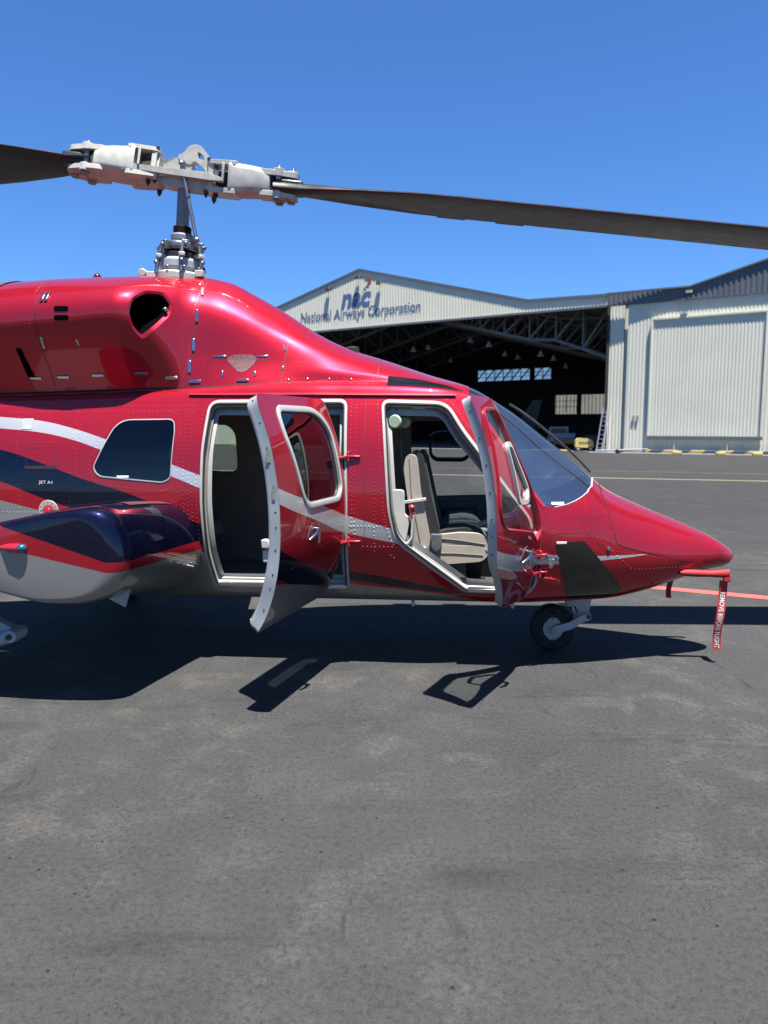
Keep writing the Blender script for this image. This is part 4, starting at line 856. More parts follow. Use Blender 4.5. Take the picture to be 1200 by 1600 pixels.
def sponson(s):
    rows = []; n = len(FO)
    for y, xl, zb, zt, k in SPT:
        c = 1.80 - (-2.44 - xl) * .5; x = xl - FO[:, 0] * c; z = zb + FO[:, 1] * (zt - zb); cx, cz = xl - c * .42, (zb + zt) / 2
        rows.append(np.stack([cx + (x - cx) * k, np.full(n, s * y), cz + (z - cz) * k], 1))
    V = np.concatenate(rows); F = []
    for j in range(len(rows) - 1):
        for i in range(n):
            f = (j * n + i, j * n + (i + 1) % n, (j + 1) * n + (i + 1) % n, (j + 1) * n + i); F.append(f if s > 0 else f[::-1])
    F.append(tuple(range((len(rows) - 1) * n, len(rows) * n)))
    sp_ = smesh('sponson', [(V, F)], 'sponson', heli)
    # grip strip on top
    P = []; ys = np.linspace(.68, 1.16, 8); fs = np.linspace(.085, .25, 14); tab = np.array([r_[:4] for r_ in SPT])
    for y in ys:
        xl, zb, zt = (np.interp(y, tab[:, 0], tab[:, k]) for k in (1, 2, 3)); c = 1.8 - (-2.44 - xl) * .5
        u = np.interp(fs, FO[:48, 0], FO[:48, 1])
        P += [(xl - f * c, s * y, zb + q * (zt - zb) + .005) for f, q in zip(fs, u)]
    Fq = [(j * 14 + i, j * 14 + i + 1, (j + 1) * 14 + i + 1, (j + 1) * 14 + i) for j in range(7) for i in range(13)]
    MB().add(P, Fq).obj('grip_strip', 'greyfab' if 0 else M['bare'], sp_)
    nl = MB(); nl.tube([(-3.36, s * 1.475, .965), (-3.28, s * 1.50, .965), (-3.215, s * 1.505, .965)], [.008, .026, .028]); nl.obj('light_fairing', 'redtrim', sp_)
    MB().dome((-3.215, s * 1.505, .965), (1, 0, 0), .026, .04, 14, 5).obj('navigation_light', 'blue', sp_)
    MB().prism([(-2.90, .66), (-2.72, .57), (-2.67, .73)], [], (0, s * 1.25, 0), (1, 0, 0), (0, 0, 1), .014).obj('gear_door', 'silverp', sp_)
    # landing gear
    g = MB(); g.tube([(-3.43, s * 1.24, .385), (-3.66, s * 1.24, .30), (-3.86, s * 1.24, .21)], [.045, .04, .035], 14); g.cyl((-3.43, s * 1.18, .385), (-3.43, s * 1.32, .385), .040, n=18); g.bar((-3.44, s * 1.22, .385), (-3.80, s * 1.16, .52), .06, .06); g.tube([(-3.74, s * 1.22, .28), (-3.84, s * 1.18, .78)], [.03, .04]); g.bar((-3.80, s * 1.16, .50), (-3.86, s * 1.16, .80), .07, .07)
    go = g.obj('main_gear_leg', 'silverp', heli, .008); MB().cyl((-3.43, s * 1.325, .385), (-3.43, s * 1.335, .385), .018).obj('pivot_bolt', 'hubdark', go)
    tyre((-3.88, s * 1.36, .205), .205, .15, heli, 'main_wheel')
def tyre(c, r, w, parent, name):
    pr = [(r * .45, -w * .42), (r * .70, -w * .50), (r * .86, -w * .48), (r * .965, -w * .36), (r * .995, -w * .18), (r, 0), (r * .995, w * .18), (r * .965, w * .36), (r * .86, w * .48), (r * .70, w * .50), (r * .45, w * .42)]
    o = MB().lathe(pr, c, (0, 1, 0), 48).obj(name, 'rubber', parent)
    c = Vector(c)
    for s in (-1, 1):
        MB().lathe([(r * .50, 0), (r * .50, .012), (r * .43, .018), (r * .34, .006), (r * .27, .002), (r * .22, .02), (r * .1, .024), (.001, .024)], c + Vector((0, s * w * .40, 0)), (0, s, 0), 32).obj('rim', 'frame', o)
    bo = MB()
    for k in range(8): a = k * math.pi / 4; bo.dome(c + Vector((math.cos(a) * r * .30, -w * .42, math.sin(a) * r * .30)), (0, -1, 0), .007, .008, 6)
    bo.obj('rim_bolts', 'hubdark', o)
sponson(-1); sponson(1)
nw = tyre((0, 0, .172), .172, .135, heli, 'nose_wheel')
ng = MB(); ng.prism(rounded([(.13, .46), (.27, .46), (.275, .42), (.255, .285), (.235, .262), (.21, .275), (.15, .36), (.125, .42)], .012), [], (0, 0, 0), (1, 0, 0), (0, 0, 1), .12); ng.obj('nose_gear_strut', 'silverp', heli, .01)
ar = MB()
for s in (-1, 1):
    ar.prism(rounded([(-.02, .155), (.02, .150), (.13, .185), (.20, .235), (.26, .255), (.268, .29), (.24, .305), (.19, .285), (.11, .235), (.01, .205), (-.02, .195)], .012), [], (0, s * .098, 0), (1, 0, 0), (0, 0, 1), .03)
ao = ar.obj('trailing_arm', 'silverp', heli, .008)
for s in (-1, 1): MB().cyl((0, s * .11, .178), (0, s * .125, .178), .018, n=14).obj('axle_nut', 'steel', ao); MB().cyl((.245, s * .11, .282), (.245, s * .118, .282), .016, n=14).obj('pivot_bolt', 'hubdark', ao)
ng2 = MB(); ng2.box((.12, -.02, .37), (.06, .08, .07)); ng2.tube([(.03, -.07, .36), (.11, -.05, .35)], .01); ng2.tube([(.13, -.04, .36), (.16, -.04, .27)], .018); ng2.obj('shimmy_damper', 'steel', heli, .006)
# door-side small things on the skin
def plate(nm, x, z, lx, ly, m, th=.006, ang=0., bev=.0025, parent=None, t=None):
    me = plate.c.get((nm, lx, ly, th))
    if me is None:
        o = MB().box((0, 0, th / 2), (lx, ly, th)).obj(nm, m, parent or heli, bev); plate.c[(nm, lx, ly, th)] = o
    else: o = me.copy(); COL.objects.link(o); o.parent = parent or heli
    return at(o, x, z if t is None else section(np.array([x]), np.array([t]))[0, 1], ang)
plate.c = {}
for x in (-3.66, -3.46, -3.21, -2.90, -2.70, -2.54, -2.20): plate('latch', x, 0, .085, .020, 'chrome', .009, 0, t=7.22, parent=cow)
for x, z in ((-2.525, 2.60), (-2.535, 2.42), (-2.555, 2.22), (-2.58, 2.07), (-3.50, 2.52), (-3.47, 2.52), (-3.52, 2.22)): plate('latch', x, z, .020, .085, 'chrome', .009, 0, parent=cow)
for x, z in ((-2.35, 2.02), (-2.12, 2.02), (-3.28, 2.22), (-1.93, 2.20), (-1.93, 2.06)): plate('quarter_latch', x, z, .016, .045, 'chrome', .005, .2, parent=cow)
for x, z in ((-3.355, 2.435), (-3.355, 2.375)):
    o = MB().prism(rounded([(-.05, -.017), (.05, -.017), (.05, .017), (-.05, .017)], .016), [], (0, 0, .001), (1, 0, 0), (0, 1, 0), .003).obj('cooling_slot', 'gap', cow); at(o, x, z)
at(MB().prism([(-.035, .11), (.0, .11), (.035, -.13), (-.02, -.13)], [], (0, 0, .001), (1, 0, 0), (0, 1, 0), .003).obj('drain_slot', 'gap', cow), -3.69, 2.09)
smesh('grip_film', [patch(XZ([(-2.33, 2.12), (-2.28, 2.155), (-2.16, 2.155), (-2.11, 2.13), (-2.13, 2.09), (-2.19, 2.03), (-2.24, 2.03)], .02), off=.002, step=.03)], 'bare', cow, pc=False)
smesh('roof_window', [patch(XT([(-1.20, 6.4), (-.74, 6.55), (-.68, 6.8), (-.80, 7.3), (-1.0, 7.7), (-1.20, 7.8), (-1.20, 6.4)], .03)[:-1], off=.003, side=s, step=.03) for s in (-1, 1)], 'smoke', heli, pc=False)
smesh('exhaust_fairing', [patch(XT([(-3.93, 10), (-3.90, 9.5), (-3.90, 9.1), (-4.2, 8.5), (-4.9, 8.4), (-4.9, 10), (-3.93, 10)], .05)[:-1], off=.006, side=s) for s in (-1, 1)], 'exhaust', cow, pc=False)
bn = MB(); bn.cyl((-3.41, 0, 2.735), (-3.41, 0, 2.765), .034, n=20); bn.dome((-3.41, 0, 2.765), (0, 0, 1), .03, .03, 16, 5); bn.obj('beacon', 'lens', cow)
an = MB(); an.cyl((-1.50, .06, 2.19), (-1.50, .06, 2.235), .05, n=20); an.dome((-1.50, .06, 2.235), (0, 0, 1), .05, .012, 18, 4); an.obj('roof_antenna', 'blackfab', cow)
def seam(pts, parent, m='seam', w=.0022, off=.0008, side=-1, xt=False):
    L = XT(pts, .03) if xt else XZ(pts, closed=False); v, f = bead(L, [(-w, off), (w, off)], side, False); return smesh('panel_seam', [(v, f)], m, parent, pc=False)
seam([(-4.6, 7.02), (-.72, 7.02)], cow, w=.004, xt=True); seam([(-2.512, 10), (-2.53, 9), (-2.565, 8), (-2.60, 7.1)], cow, xt=True); seam([(-3.53, 9.7), (-3.54, 8.5), (-3.54, 7.1)], cow, xt=True)
seam([(-1.27, 10), (-1.27, 7.1)], cow, xt=True); seam([(-1.90, 9), (-1.92, 8), (-1.93, 7.1)], cow, xt=True); seam([(-2.50, 2.135), (-2.2, 2.125), (-1.93, 2.10), (-1.75, 2.10)], cow, w=.0015)
for x in (-2.37, -2.08): plate('hinge_strip', x, 2.142, .085, .012, 'chrome', .004, 0, parent=cow)
for x in (-1.88, -1.75, -1.6, -1.45): at(MB().dome((0, 0, 0), (0, 0, 1), .010, .006, 10).obj('screw', 'chrome', cow), x, section(np.array([x]), np.array([7.18]))[0, 1]); seam([(-2.45, 2.12), (-2.47, 2.0), (-2.46, 1.97)], cow); seam([(-2.45, 2.13), (-1.9, 2.10)], cow, w=.0012)
for L_ in (cone[6:-6],):
    v, f = bead(L_, [(-.003, .002), (.002, .002)], -1, False); smesh('panel_seam', [(v, f)], 'seam', heli, pc=False)
seam([(-3.66, 1.51), (-3.45, 1.515), (-3.45, 1.39), (-3.66, 1.385), (-3.68, 1.45), (-3.66, 1.51)], heli, w=.0015); seam([(-3.68, 1.378), (-3.46, 1.378)], heli, w=.006)
seam([(-1.335, 1.88), (-1.335, .43)], heli, w=.0012); seam([(-.02, 1.05), (.30, 1.05)], heli, w=.0012); seam([(-.13, .90), (-.10, .95), (.12, .965), (.20, .90), (.30, .80)], heli, w=.0018)
seam([(.2, 1.16), (.2, 1.07), (.31, 1.06)], heli, w=.0012)
# rain gutter over the doors
v, f = bead(XZ([(-2.56, 1.872), (-1.7, 1.872), (-.74, 1.862)], closed=False), [(-.008, .0), (-.008, .016), (.005, .016), (.008, .0)], -1, False); smesh('rain_gutter', [(v, f)], 'redtrim', heli, pc=False)
# fuel filler, placards, lettering
fc = MB(); fc.lathe([(.066, 0), (.072, .004), (.070, .008), (.042, .008), (.040, .002), (.001, .002)], (0, 0, 0), (0, 0, 1), 32); fo = at(fc.obj('fuel_filler', 'frame', heli), -3.51, 1.085)
fp = MB(); fp.lathe([(.040, .002), (.038, .008), (.018, .012), (.016, .018), (.001, .018)], (0, 0, 0), (0, 0, 1), 28); fp.box((0, 0, .02), (.05, .01, .008)); fp.obj('fuel_cap', 'redtrim', fo)
fb = MB()
for k in range(12): a = k * math.pi / 6; fb.dome((math.cos(a) * .057, math.sin(a) * .057, .008), (0, 0, 1), .004, .003, 6)
fb.obj('filler_screws', 'hubdark', fo)
tx = text('fuel_lettering', 'JET A1', 'text', heli, Matrix(), .098, .026, 0, .0); m_, p = basis(-3.575, 1.262, 0, .003); m_.translation = p; tx.matrix_local = m_
plate('placard', -3.685, 1.675, .075, .080, 'silverp', .002); plate('placard', -2.98, 1.318, .085, .016, 'text', .003, parent=wc); plate('placard', -.035, .895, .07, .016, 'text', .004); plate('placard', -.06, 1.15, .09, .02, 'text', .004)
for x, z in ((-.12, .80), (-.10, .735), (-.06, .79), (.29, .845)): at(MB().lathe([(.012, 0), (.014, .008), (.008, .013), (.001, .014)], (0, 0, 0), n=14).obj('static_port', 'chrome', heli), x, z)
at(MB().tube([(-.05, 0, .004), (0, .01, .03), (.06, -.012, .008)], .008, 8).obj('step_bracket', 'redtrim', heli), -.13, .655)
at(MB().prism([(-.05, 0), (.06, -.05), (.07, -.015), (.0, .025)], [], (0, 0, .006), (1, 0, 0), (0, 1, 0), .01).obj('step_bracket', 'redtrim', heli), -.10, .645)
for x in (-1.02, -.33): MB().cyl((x, -.40, .445), (x, -.40, .405), .012, n=10).obj('drain_mast', 'silverp', heli)
# wipers
for k, (ta, tb_) in enumerate(((9.75, 9.2), (9.6, 9.0))):
    w = MB(); P_ = []
    for u in np.linspace(0, 1, 9):
        p, n = surf(np.array([.235 - .60 * u]), np.array([ta + (tb_ - ta) * u]), .025 + .035 * math.sin(u * 2.2), 1 if k == 0 else -1 if False else 1); P_.append(p[0])
    w.tube(P_, .007, 6); w.tube([np.array(P_[-4]) + [-.18, 0, .13], P_[-4], np.array(P_[-4]) + [.17, 0, -.15]], .007, 6); w.obj('wiper', 'hubdark', heli)
# rivets: hundreds of pin-head size, so one part
rv = MB(); rp = []
def rline(pts, sp=.028, xt=False):
    L = np.array(subdiv(pts, sp, False)); t = L[:, 1] if xt else t_of(L[:, 0], L[:, 1]); rp.append(np.stack([L[:, 0], t], 1))
o1, o2, wC = bead_loop(opR, -.035), bead_loop(opF, -.035), bead_loop(winC, -.04)
for L in (o1, o2, wC): q = L[::1] if len(L) < 120 else L[::1]; rp.append(np.stack([q[:, 0], q[:, 1] / KT], 1))
for pts in ([(-4.3, 1.79), (-2.5, 1.80)], [(-4.3, 1.75), (-2.5, 1.765)], [(-1.42, 1.80), (-1.26, 1.80)], [(-1.40, 1.78), (-1.40, .5)], [(-1.27, 1.4), (-1.27, .5)], [(-1.43, 1.23), (-1.21, 1.23)], [(-1.43, 1.0), (-1.2, 1.0)], [(-1.4, .86), (-1.15, .86)],
            [(-2.56, 1.75), (-2.56, .7)], [(-2.52, 1.75), (-2.53, .6)], [(-3.30, 1.75), (-3.32, 1.15)], [(-3.34, 1.75), (-3.36, 1.15)], [(-3.75, 1.75), (-3.72, 1.1)], [(-3.80, 1.55), (-3.36, 1.55)], [(-3.7, 1.345), (-3.4, 1.345)], [(-3.8, 1.26), (-3.3, 1.262)], [(-3.85, 1.07), (-3.55, 1.07)],
            [(-3.2, 1.12), (-2.5, 1.13)], [(-2.5, 1.27), (-2.5, .8)], [(-.14, 1.10), (.20, 1.18)], [(-.10, 1.08), (-.10, .95)], [(.02, 1.02), (.2, .9)], [(-.12, .965), (.33, .955)], [(.21, .92), (.46, .70)], [(.30, .83), (.85, .735)], [(.46, .69), (.85, .69)], [(-.16, .78), (-.06, .78)], [(-.15, .73), (-.05, .74)], [(.13, 1.15), (.13, .98)],
            [(-1.16, .80), (-.72, .47)], [(-1.3, .7), (-.8, .5)]): rline(pts)
for pts in ([(-2.62, 7.3), (-2.58, 8.2), (-2.54, 9.2), (-2.53, 9.9)], [(-3.58, 7.3), (-3.58, 9.5)], [(-1.9, 7.25), (-1.3, 7.25)]): rline(pts, .05, True)
RP = np.concatenate(rp); pp, nn = surf(RP[:, 0], RP[:, 1], 0)
for p, n in zip(pp, nn): rv.dome(p, n, .0047, .0030, 6, 2)
V = np.array(rv.v); o = smesh('rivets', [(V, rv.f)], 'rivet', heli); o['kind'] = 'stuff'

# ---- pitot tubes under red covers, with streamers
def pitot(s, lbl):
    b = MB(); b.tube([(.78, s * .22, .655), (.90, s * .25, .645), (1.12, s * .25, .645)], .012, 10); b.obj('pitot_tube', 'steel', heli)
    e = empty('pitot_cover', Matrix.Translation(HO) @ Matrix.Rotation(HY, 4, 'Z') @ Vector((1.0, s * .25, .64)), HY, label=lbl, cat='pitot cover')
    c = MB(); P_ = [(-.17, 0, .006), (-.13, 0, .004), (-.05, 0, .002), (.03, 0, 0), (.09, 0, .001), (.165, 0, .004)]; n = 14; V = []
    for (x, y, z), (a, h) in zip(P_, ((.014, .014), (.024, .024), (.024, .025), (.020, .022), (.018, .026), (.014, .031))):
        V += [(x, y + a * math.cos(2 * math.pi * k / n), z + h * math.sin(2 * math.pi * k / n)) for k in range(n)]
    c.add(V, [(j * n + k, j * n + (k + 1) % n, (j + 1) * n + (k + 1) % n, (j + 1) * n + k) for j in range(5) for k in range(n)] + [tuple(range(n))[::-1], tuple(range(5 * n, 6 * n))])
    c.obj('sleeve', 'redcloth', e); MB().box((.15, 0, -.03), (.05, .022, .05)).obj('end_tab', 'redcloth', e, .006); return e
pc1 = pitot(-1, 'red cloth cover over the pitot tube under the nose tip'); pc2 = pitot(1, 'red cloth pitot cover on the far side of the nose')
def streamer(parent, x, y, z, L, w, lean, body, tw, tm):
    n = 14; V = []; F = []
    for i in range(n + 1):
        u = i / n; ox = x + lean * u + .006 * math.sin(u * 7); oy = y + .010 * math.sin(u * 9)
        for sgn in (-1, 1):
            for th in (-.0008, .0008): V.append((ox + sgn * w / 2, oy + th, z - L * u))
    for i in range(n):
        a = i * 4; F += [(a, a + 2, a + 6, a + 4), (a + 1, a + 5, a + 7, a + 3), (a, a + 4, a + 5, a + 1), (a + 2, a + 3, a + 7, a + 6)]
    o = MB().add(V, F).obj('streamer', 'redcloth', parent)
    t_ = text('streamer_lettering', body, tm, o, Matrix(), L * tw, w * .58, 0, .015)
    me = t_.data; co = np.array([v.co[:] for v in me.vertices]); out = []
    for a, b_, _ in co:
        u = (a + L * (.97 - tw)) / L; out.append((x + lean * u + .006 * math.sin(u * 7) + (b_ - w * .29), y + .010 * math.sin(u * 9) - .0022, z - L * u))
    me.vertices.foreach_set('co', np.array(out).ravel()); me.update(); return o
streamer(pc1, .13, 0, -.045, .50, .056, -.025, 'REMOVE BEFORE FLIGHT', .80, 'text')
streamer(pc2, -.07, 0, -.03, .26, .04, -.02, 'BEFORE FLIGHT', .85, 'bare')

# ---- rotor mast, head and blades
hubx = -2.72
def HP(x, z, y=0): return Vector((hubx + x, y, z))
A0, A1 = HP(-.055, 2.70), HP(0, 3.47); AX = (A1 - A0).normalized()
def along(z): return A0 + AX * ((z - 2.70) / AX.z)
mast = MB(); mast.cyl(along(3.08), along(3.46), .047, .043, 28); mo = mast.obj('rotor_mast', 'mastgrey', heli)
bt = MB(); pr = []
for k in range(7): pr += [(.066, k * .008), (.060, k * .008 + .004)]
bt.lathe(pr, along(3.06), AX, 28); bt.obj('rubber_boot', 'black', mo)
sw = MB(); sw.lathe([(.07, 0), (.08, .01), (.082, .04), (.07, .05), (.06, .06)], along(3.005), AX, 28); sw.obj('collar', 'mastgrey', mo)
s1 = MB(); s1.lathe([(.08, 0), (.125, .008), (.135, .03), (.13, .06), (.10, .075), (.07, .08)], along(2.925), AX, 32)
for a in np.arange(0, 2 * math.pi, math.pi / 3):
    q = along(2.96) + Vector((math.cos(a) * .14, math.sin(a) * .14, 0)); s1.box(q, (.05, .05, .06), Matrix.Rotation(a, 3, 'Z')); s1.cyl(q + Vector((math.cos(a) * .02, math.sin(a) * .02, 0)), q + Vector((math.cos(a) * .045, math.sin(a) * .045, 0)), .014)
so_ = s1.obj('swashplate', 'steel', heli, .005); 
s2 = MB(); s2.lathe([(.115, 0), (.13, .012), (.132, .04), (.11, .05), (.09, .055)], along(2.872), AX, 32); s2.obj('lower_ring', 'hubdark', so_)
s3 = MB(); s3.lathe([(.135, 0), (.152, .02), (.152, .075), (.14, .09), (.12, .095)], along(2.785), AX, 40); s3.obj('bearing_housing', 'silverp', so_, .006)
s4 = MB(); s4.lathe([(.172, 0), (.172, .05), (.15, .062)], along(2.72), AX, 40); s4.box(along(2.76) + Vector((-.20, -.05, 0)), (.14, .07, .05)); s4.cyl(along(2.775) + Vector((-.255, -.10, 0)), along(2.775) + Vector((-.255, 0, 0)), .03); s4.box(along(2.76) + Vector((.17, -.07, 0)), (.06, .06, .05)); s4.obj('mast_base', 'hub', heli, .006)
for a in (-2.4, -1.2, -.3, .9, 2.2):
    c_ = Vector((math.cos(a), math.sin(a), 0)); k = MB(); k.tube([along(2.76) + c_ * .19, along(2.84) + c_ * .175, along(2.96) + c_ * .155], [.013, .016, .012], 8); k.dome(along(2.84) + c_ * .19, c_, .018, .015); k.obj('control_link', 'steel', so_)
    MB().bar(along(2.885) + c_ * .12, along(2.885) + c_ * .19, .045, .03).obj('horn', 'hub', so_, .006)
for a in np.arange(.3, 6.2, .7): MB().dome(along(2.80) + Vector((math.cos(a) * .172, math.sin(a) * .172, 0)), (math.cos(a), math.sin(a), 0), .012, .01).obj('housing_bolt', 'steel', so_)
rot = empty('main_rotor', (hubx, 0, 3.425)); rot.parent = heli; rot.rotation_euler = Euler((0, R(5.6), R(5.0)), 'XYZ')
TL = .098
def lp(p): return (p[0], p[1] - 3.47 + TL * p[0])
def prof(name, pts, holes, depth, m, y=0, pitch=0, bev=.012, r=.015, lift=0.):
    P_ = [lp(p) for p in pts]; Hs = [rounded([lp(p) for p in h], .015, 3) for h in holes]
    cz = sum(p[1] for p in P_) / len(P_); P_ = [(a, b_ - cz) for a, b_ in P_]; Hs = [[(a, b_ - cz) for a, b_ in h] for h in Hs]
    o = MB().prism(rounded(P_, r, 4), Hs, (0, y, 0), (1, 0, 0), (0, 0, 1), depth).obj(name, m, rot, bev, seg=3); o.location = (0, 0, cz + lift); o.rotation_euler = (R(pitch), 0, 0); return o
# yoke: two parallel flex beams joined by the hub block
bm_ = [(-.42, 3.545), (-.36, 3.565), (-.08, 3.532), (.20, 3.50), (.30, 3.462), (.30, 3.44), (.20, 3.45), (-.08, 3.488), (-.36, 3.530), (-.42, 3.52)]
for y in (-.10, .10): prof('yoke_beam', bm_, [], .05, 'hub', y)
prof('hub_block', [(-.22, 3.53), (-.1, 3.525), (.12, 3.50), (.24, 3.47), (.24, 3.41), (.12, 3.40), (-.1, 3.43), (-.22, 3.46)], [], .13, 'hub')
prof('trunnion_cap', [(-.08, 3.50), (.06, 3.49), (.06, 3.60), (.02, 3.63), (-.06, 3.62), (-.08, 3.58)], [], .12, 'hub', lift=-.0)
MB().cyl((-.09, .08, .11), (-.09, .12, .11), .09, n=28).obj('counter_disc', 'mastgrey', rot)
prof('control_horn', [(-.03, 3.605), (-.045, 3.64), (.0, 3.655), (.03, 3.70), (.075, 3.715), (.12, 3.70), (.185, 3.63), (.20, 3.56), (.26, 3.53), (.25, 3.47), (.19, 3.48), (.15, 3.55), (.08, 3.60), (.05, 3.57), (.02, 3.58)], [[(.10, 3.665), (.15, 3.63), (.15, 3.60), (.105, 3.615)]], .07, 'hub', -.03, bev=.014)
prof('control_horn', [(-.03, 3.605), (-.045, 3.64), (.0, 3.655), (-.03, 3.66), (-.12, 3.63), (-.2, 3.58), (-.26, 3.57), (-.25, 3.5), (-.19, 3.5), (-.10, 3.55)], [], .07, 'hub', .06)
def grip(s, zc, pitch, H, Wd):
    """barrel between an open inner fork (round the yoke beams) and an outer fork that clamps the blade root"""
    b = MB(); n = 24
    def loft(sec):
        V = []
        for x, zl, zh, w, e in sec:
            for k in range(n):
                a = 2 * math.pi * k / n; ca, sa = math.cos(a), math.sin(a)
                V.append((s * x, w * math.copysign(abs(ca) ** e, ca), (zl + zh) / 2 + (zh - zl) / 2 * math.copysign(abs(sa) ** e, sa)))
        F = []
        for j in range(len(sec) - 1):
            for k in range(n):
                f = (j * n + k, j * n + (k + 1) % n, (j + 1) * n + (k + 1) % n, (j + 1) * n + k); F.append(f if s < 0 else f[::-1])
        F += [tuple(range(n)), tuple(range((len(sec) - 1) * n, len(sec) * n))]; b.add(V, F)
    h = H / 2
    loft([(.335, -h, h * 1.02, Wd, .35), (.35, -h * 1.02, h * 1.08, Wd * 1.04, .35), (.37, -h * .98, h * .98, Wd, .42), (.50, -h * .92, h * .92, Wd, .5), (.58, -h * .85, h * .84, Wd * .95, .5), (.625, -h * .80, h * .55, Wd * .9, .45), (.635, -h * .7, h * .4, Wd * .8, .45)])
    pl = lambda pts, zc_, th: b.prism(rounded(pts, .035, 5), [], (0, 0, zc_), (1, 0, 0), (0, 1, 0), th)
    w = Wd
    pl([(s * .17, -w * .8), (s * .40, -w), (s * .40, w), (s * .17, w * .8)], h * .86, h * .26); pl([(s * .16, -w * .85), (s * .40, -w), (s * .40, w), (s * .16, w * .85)], -h * .84, h * .30)
    b.box((s * .195, 0, 0), (.045, w * 1.1, h * 1.7))
    for y in (-1, 1): b.box((s * .205, y * w * .62, 0), (.035, w * .28, h * 1.7))
    pl([(s * .55, -w * .9), (s * .68, -w * .9), (s * .83, -w * .55), (s * .83, w * .55), (s * .68, w * .9), (s * .55, w * .9)], h * .56, h * .34)
    pl([(s * .55, -w * .9), (s * .68, -w * .9), (s * .83, -w * .55), (s * .83, w * .55), (s * .68, w * .9), (s * .55, w * .9)], -h * .72, h * .32)
    for x, y in ((.69, -.55), (.69, .55), (.785, -.05)):
        b.cyl((s * x, y * w, h * .38), (s * x, y * w, h * .86), .042, n=20); b.cyl((s * x, y * w, -h * .98), (s * x, y * w, -h * .5), .042, n=20)
    o = b.obj('blade_grip', 'hub', rot, .010, seg=2); o.location = (0, 0, zc); o.rotation_euler = (R(pitch), 0, 0); return o, h, w
gR, hR_, wR_ = grip(1, .048, 3, .225, .105); gL, hL_, wL_ = grip(-1, .075, -11, .225, .12)
for g, s, h_, w_ in ((gR, 1, hR_, wR_), (gL, -1, hL_, wL_)):
    MB().box((s * .275, 0, -.02), (.10, w_ * 1.2, h_ * 1.1)).obj('elastomer_bearing', 'rubber', g, .01); MB().box((s * .645, 0, -.01), (.03, w_ * 1.5, h_ * .9)).obj('elastomer_bearing', 'rubber', g, .01)
    bb = MB()
    for x, y in ((.69, -.55), (.69, .55), (.785, -.05)):
        bb.cyl((s * x, y * w_, -h_ * 1.06), (s * x, y * w_, h_ * .92), .026, n=14); bb.cyl((s * x, y * w_, h_ * .9), (s * x, y * w_, h_ * 1.05), .014, n=8); bb.lathe([(.030, 0), (.030, .006), (.018, .006)], (s * x, y * w_, -h_ * 1.06), (0, 0, -1), 18)
    bb.obj('blade_bolt', 'steel', g, .003)
    for x, y in ((.18, -.75), (.2, .8), (.24, -.4)):
        nb = MB(); nb.cyl((s * x, y * w_, -h_ * 1.22), (s * x, y * w_, -h_ * .9), .018, n=10); nb.cyl((s * x, y * w_, -h_ * 1.36), (s * x, y * w_, -h_ * 1.22), .010, n=8); nb.obj('grip_bolt', 'hubdark', g, .002)
    MB().cyl((s * .19, -w_ * .7, h_ * .9), (s * .19, -w_ * .7, h_ * 1.08), .016, n=10).obj('grip_bolt', 'hubdark', g, .002)
    rb_ = MB(); rb_.box((s * .30, -w_ * 1.0, h_ * .2), (.018, .02, h_ * 1.2)); rb_.obj('stiffening_rib', 'hub', g, .004)
lk = MB(); a_, b_ = HP(.02, 3.52, -.11), HP(.115, 2.99, -.11); lk.tube([a_, a_ + (b_ - a_) * .42], .010, 8); lk.tube([a_ + (b_ - a_) * .42, b_], .014, 8); lk.dome(a_, (0, -1, 0), .022, .02); lk.dome(b_, (0, -1, 0), .024, .02); lk.cyl(a_ + (b_ - a_) * .4, a_ + (b_ - a_) * .44, .018); lk.tube([HP(.02, 3.54, -.09), HP(.03, 3.41, -.09)], .022, 8); lk.obj('pitch_link', 'steel', heli)
lk = MB(); lk.tube([HP(-.03, 3.42, .09), HP(-.14, 2.97, .12)], .013, 8); lk.obj('pitch_link', 'hubdark', heli)
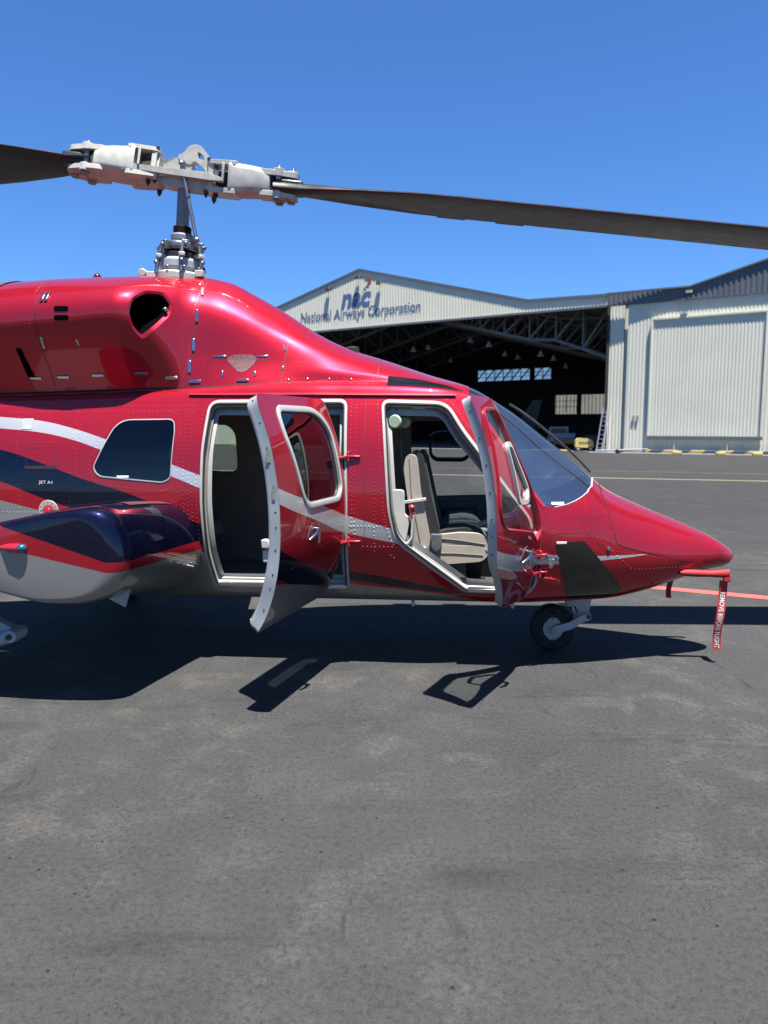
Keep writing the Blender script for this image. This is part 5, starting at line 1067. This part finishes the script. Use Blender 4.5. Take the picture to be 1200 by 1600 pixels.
lk = MB(); lk.bar(HP(-.08, 3.05, .06), HP(-.16, 2.98, .10), .03, .03); lk.bar(HP(.05, 3.03, -.06), HP(.11, 2.97, -.10), .03, .03); lk.obj('scissor_link', 'steel', heli)
def blade(s, pitch, slope, tabs):
    af = [(-.5, 0), (-.47, .030), (-.40, .052), (-.28, .066), (-.1, .066), (.15, .045), (.42, .016), (.5, .004), (.5, -.004), (.42, -.012), (.15, -.030), (-.1, -.044), (-.28, -.046), (-.40, -.038), (-.47, -.022)]
    V = []; n = len(af); st = [(.66, .22, .9), (.82, .22, .9), (.95, .30, .9), (1.25, .46, .95), (1.7, .62, 1), (2.0, .64, 1), (4.0, .64, 1), (5.9, .64, 1), (6.06, .60, .6), (6.1, .5, .2)]; rows = []
    for i, (x, c, th) in enumerate(st):
        pt = R(pitch) * (1 - .06 * (x - .8))
        for q, z in af:
            yy, zz = s * q * c, z * (.62 if c > .4 else 1.0) * .64 * th * (1 if c > .4 else 1.2)
            V.append((s * x, yy * math.cos(pt) - zz * math.sin(pt), yy * math.sin(pt) + zz * math.cos(pt) + slope * (x - .7)))
    F = []
    for j in range(len(st) - 1):
        for k in range(n):
            f = (j * n + k, j * n + (k + 1) % n, (j + 1) * n + (k + 1) % n, (j + 1) * n + k); F.append(f if s < 0 else f[::-1])
    F += [tuple(range(n)), tuple(range((len(st) - 1) * n, len(st) * n))]
    o = MB().add(V, F).obj('rotor_blade', 'blade', rot, ang=28)
    for x in tabs:
        pt = R(pitch) * (1 - .06 * (x - .8)); yy = s * .33
        MB().box((s * x, yy * math.cos(pt), yy * math.sin(pt) + slope * (x - .7) + .004), (.22, .05, .012), Euler((pt, 0, 0)).to_matrix()).obj('trim_tab', 'blade', o)
    return o
bR = blade(1, 3.5, .002, (1.98, 2.44)); bR.location = (0, 0, .012); bL = blade(-1, -15, -.09, (2.6,)); bL.location = (0, 0, .06)
for s, y0 in ((1, 0), (-1, 0)):
    dp = MB(); dp.box((s * .77, 0, .035 if s > 0 else .06), (.20, .17, .085), Euler((R(3.5 if s > 0 else -13), 0, 0)).to_matrix()); dp.obj('blade_root', 'black', rot, .015)
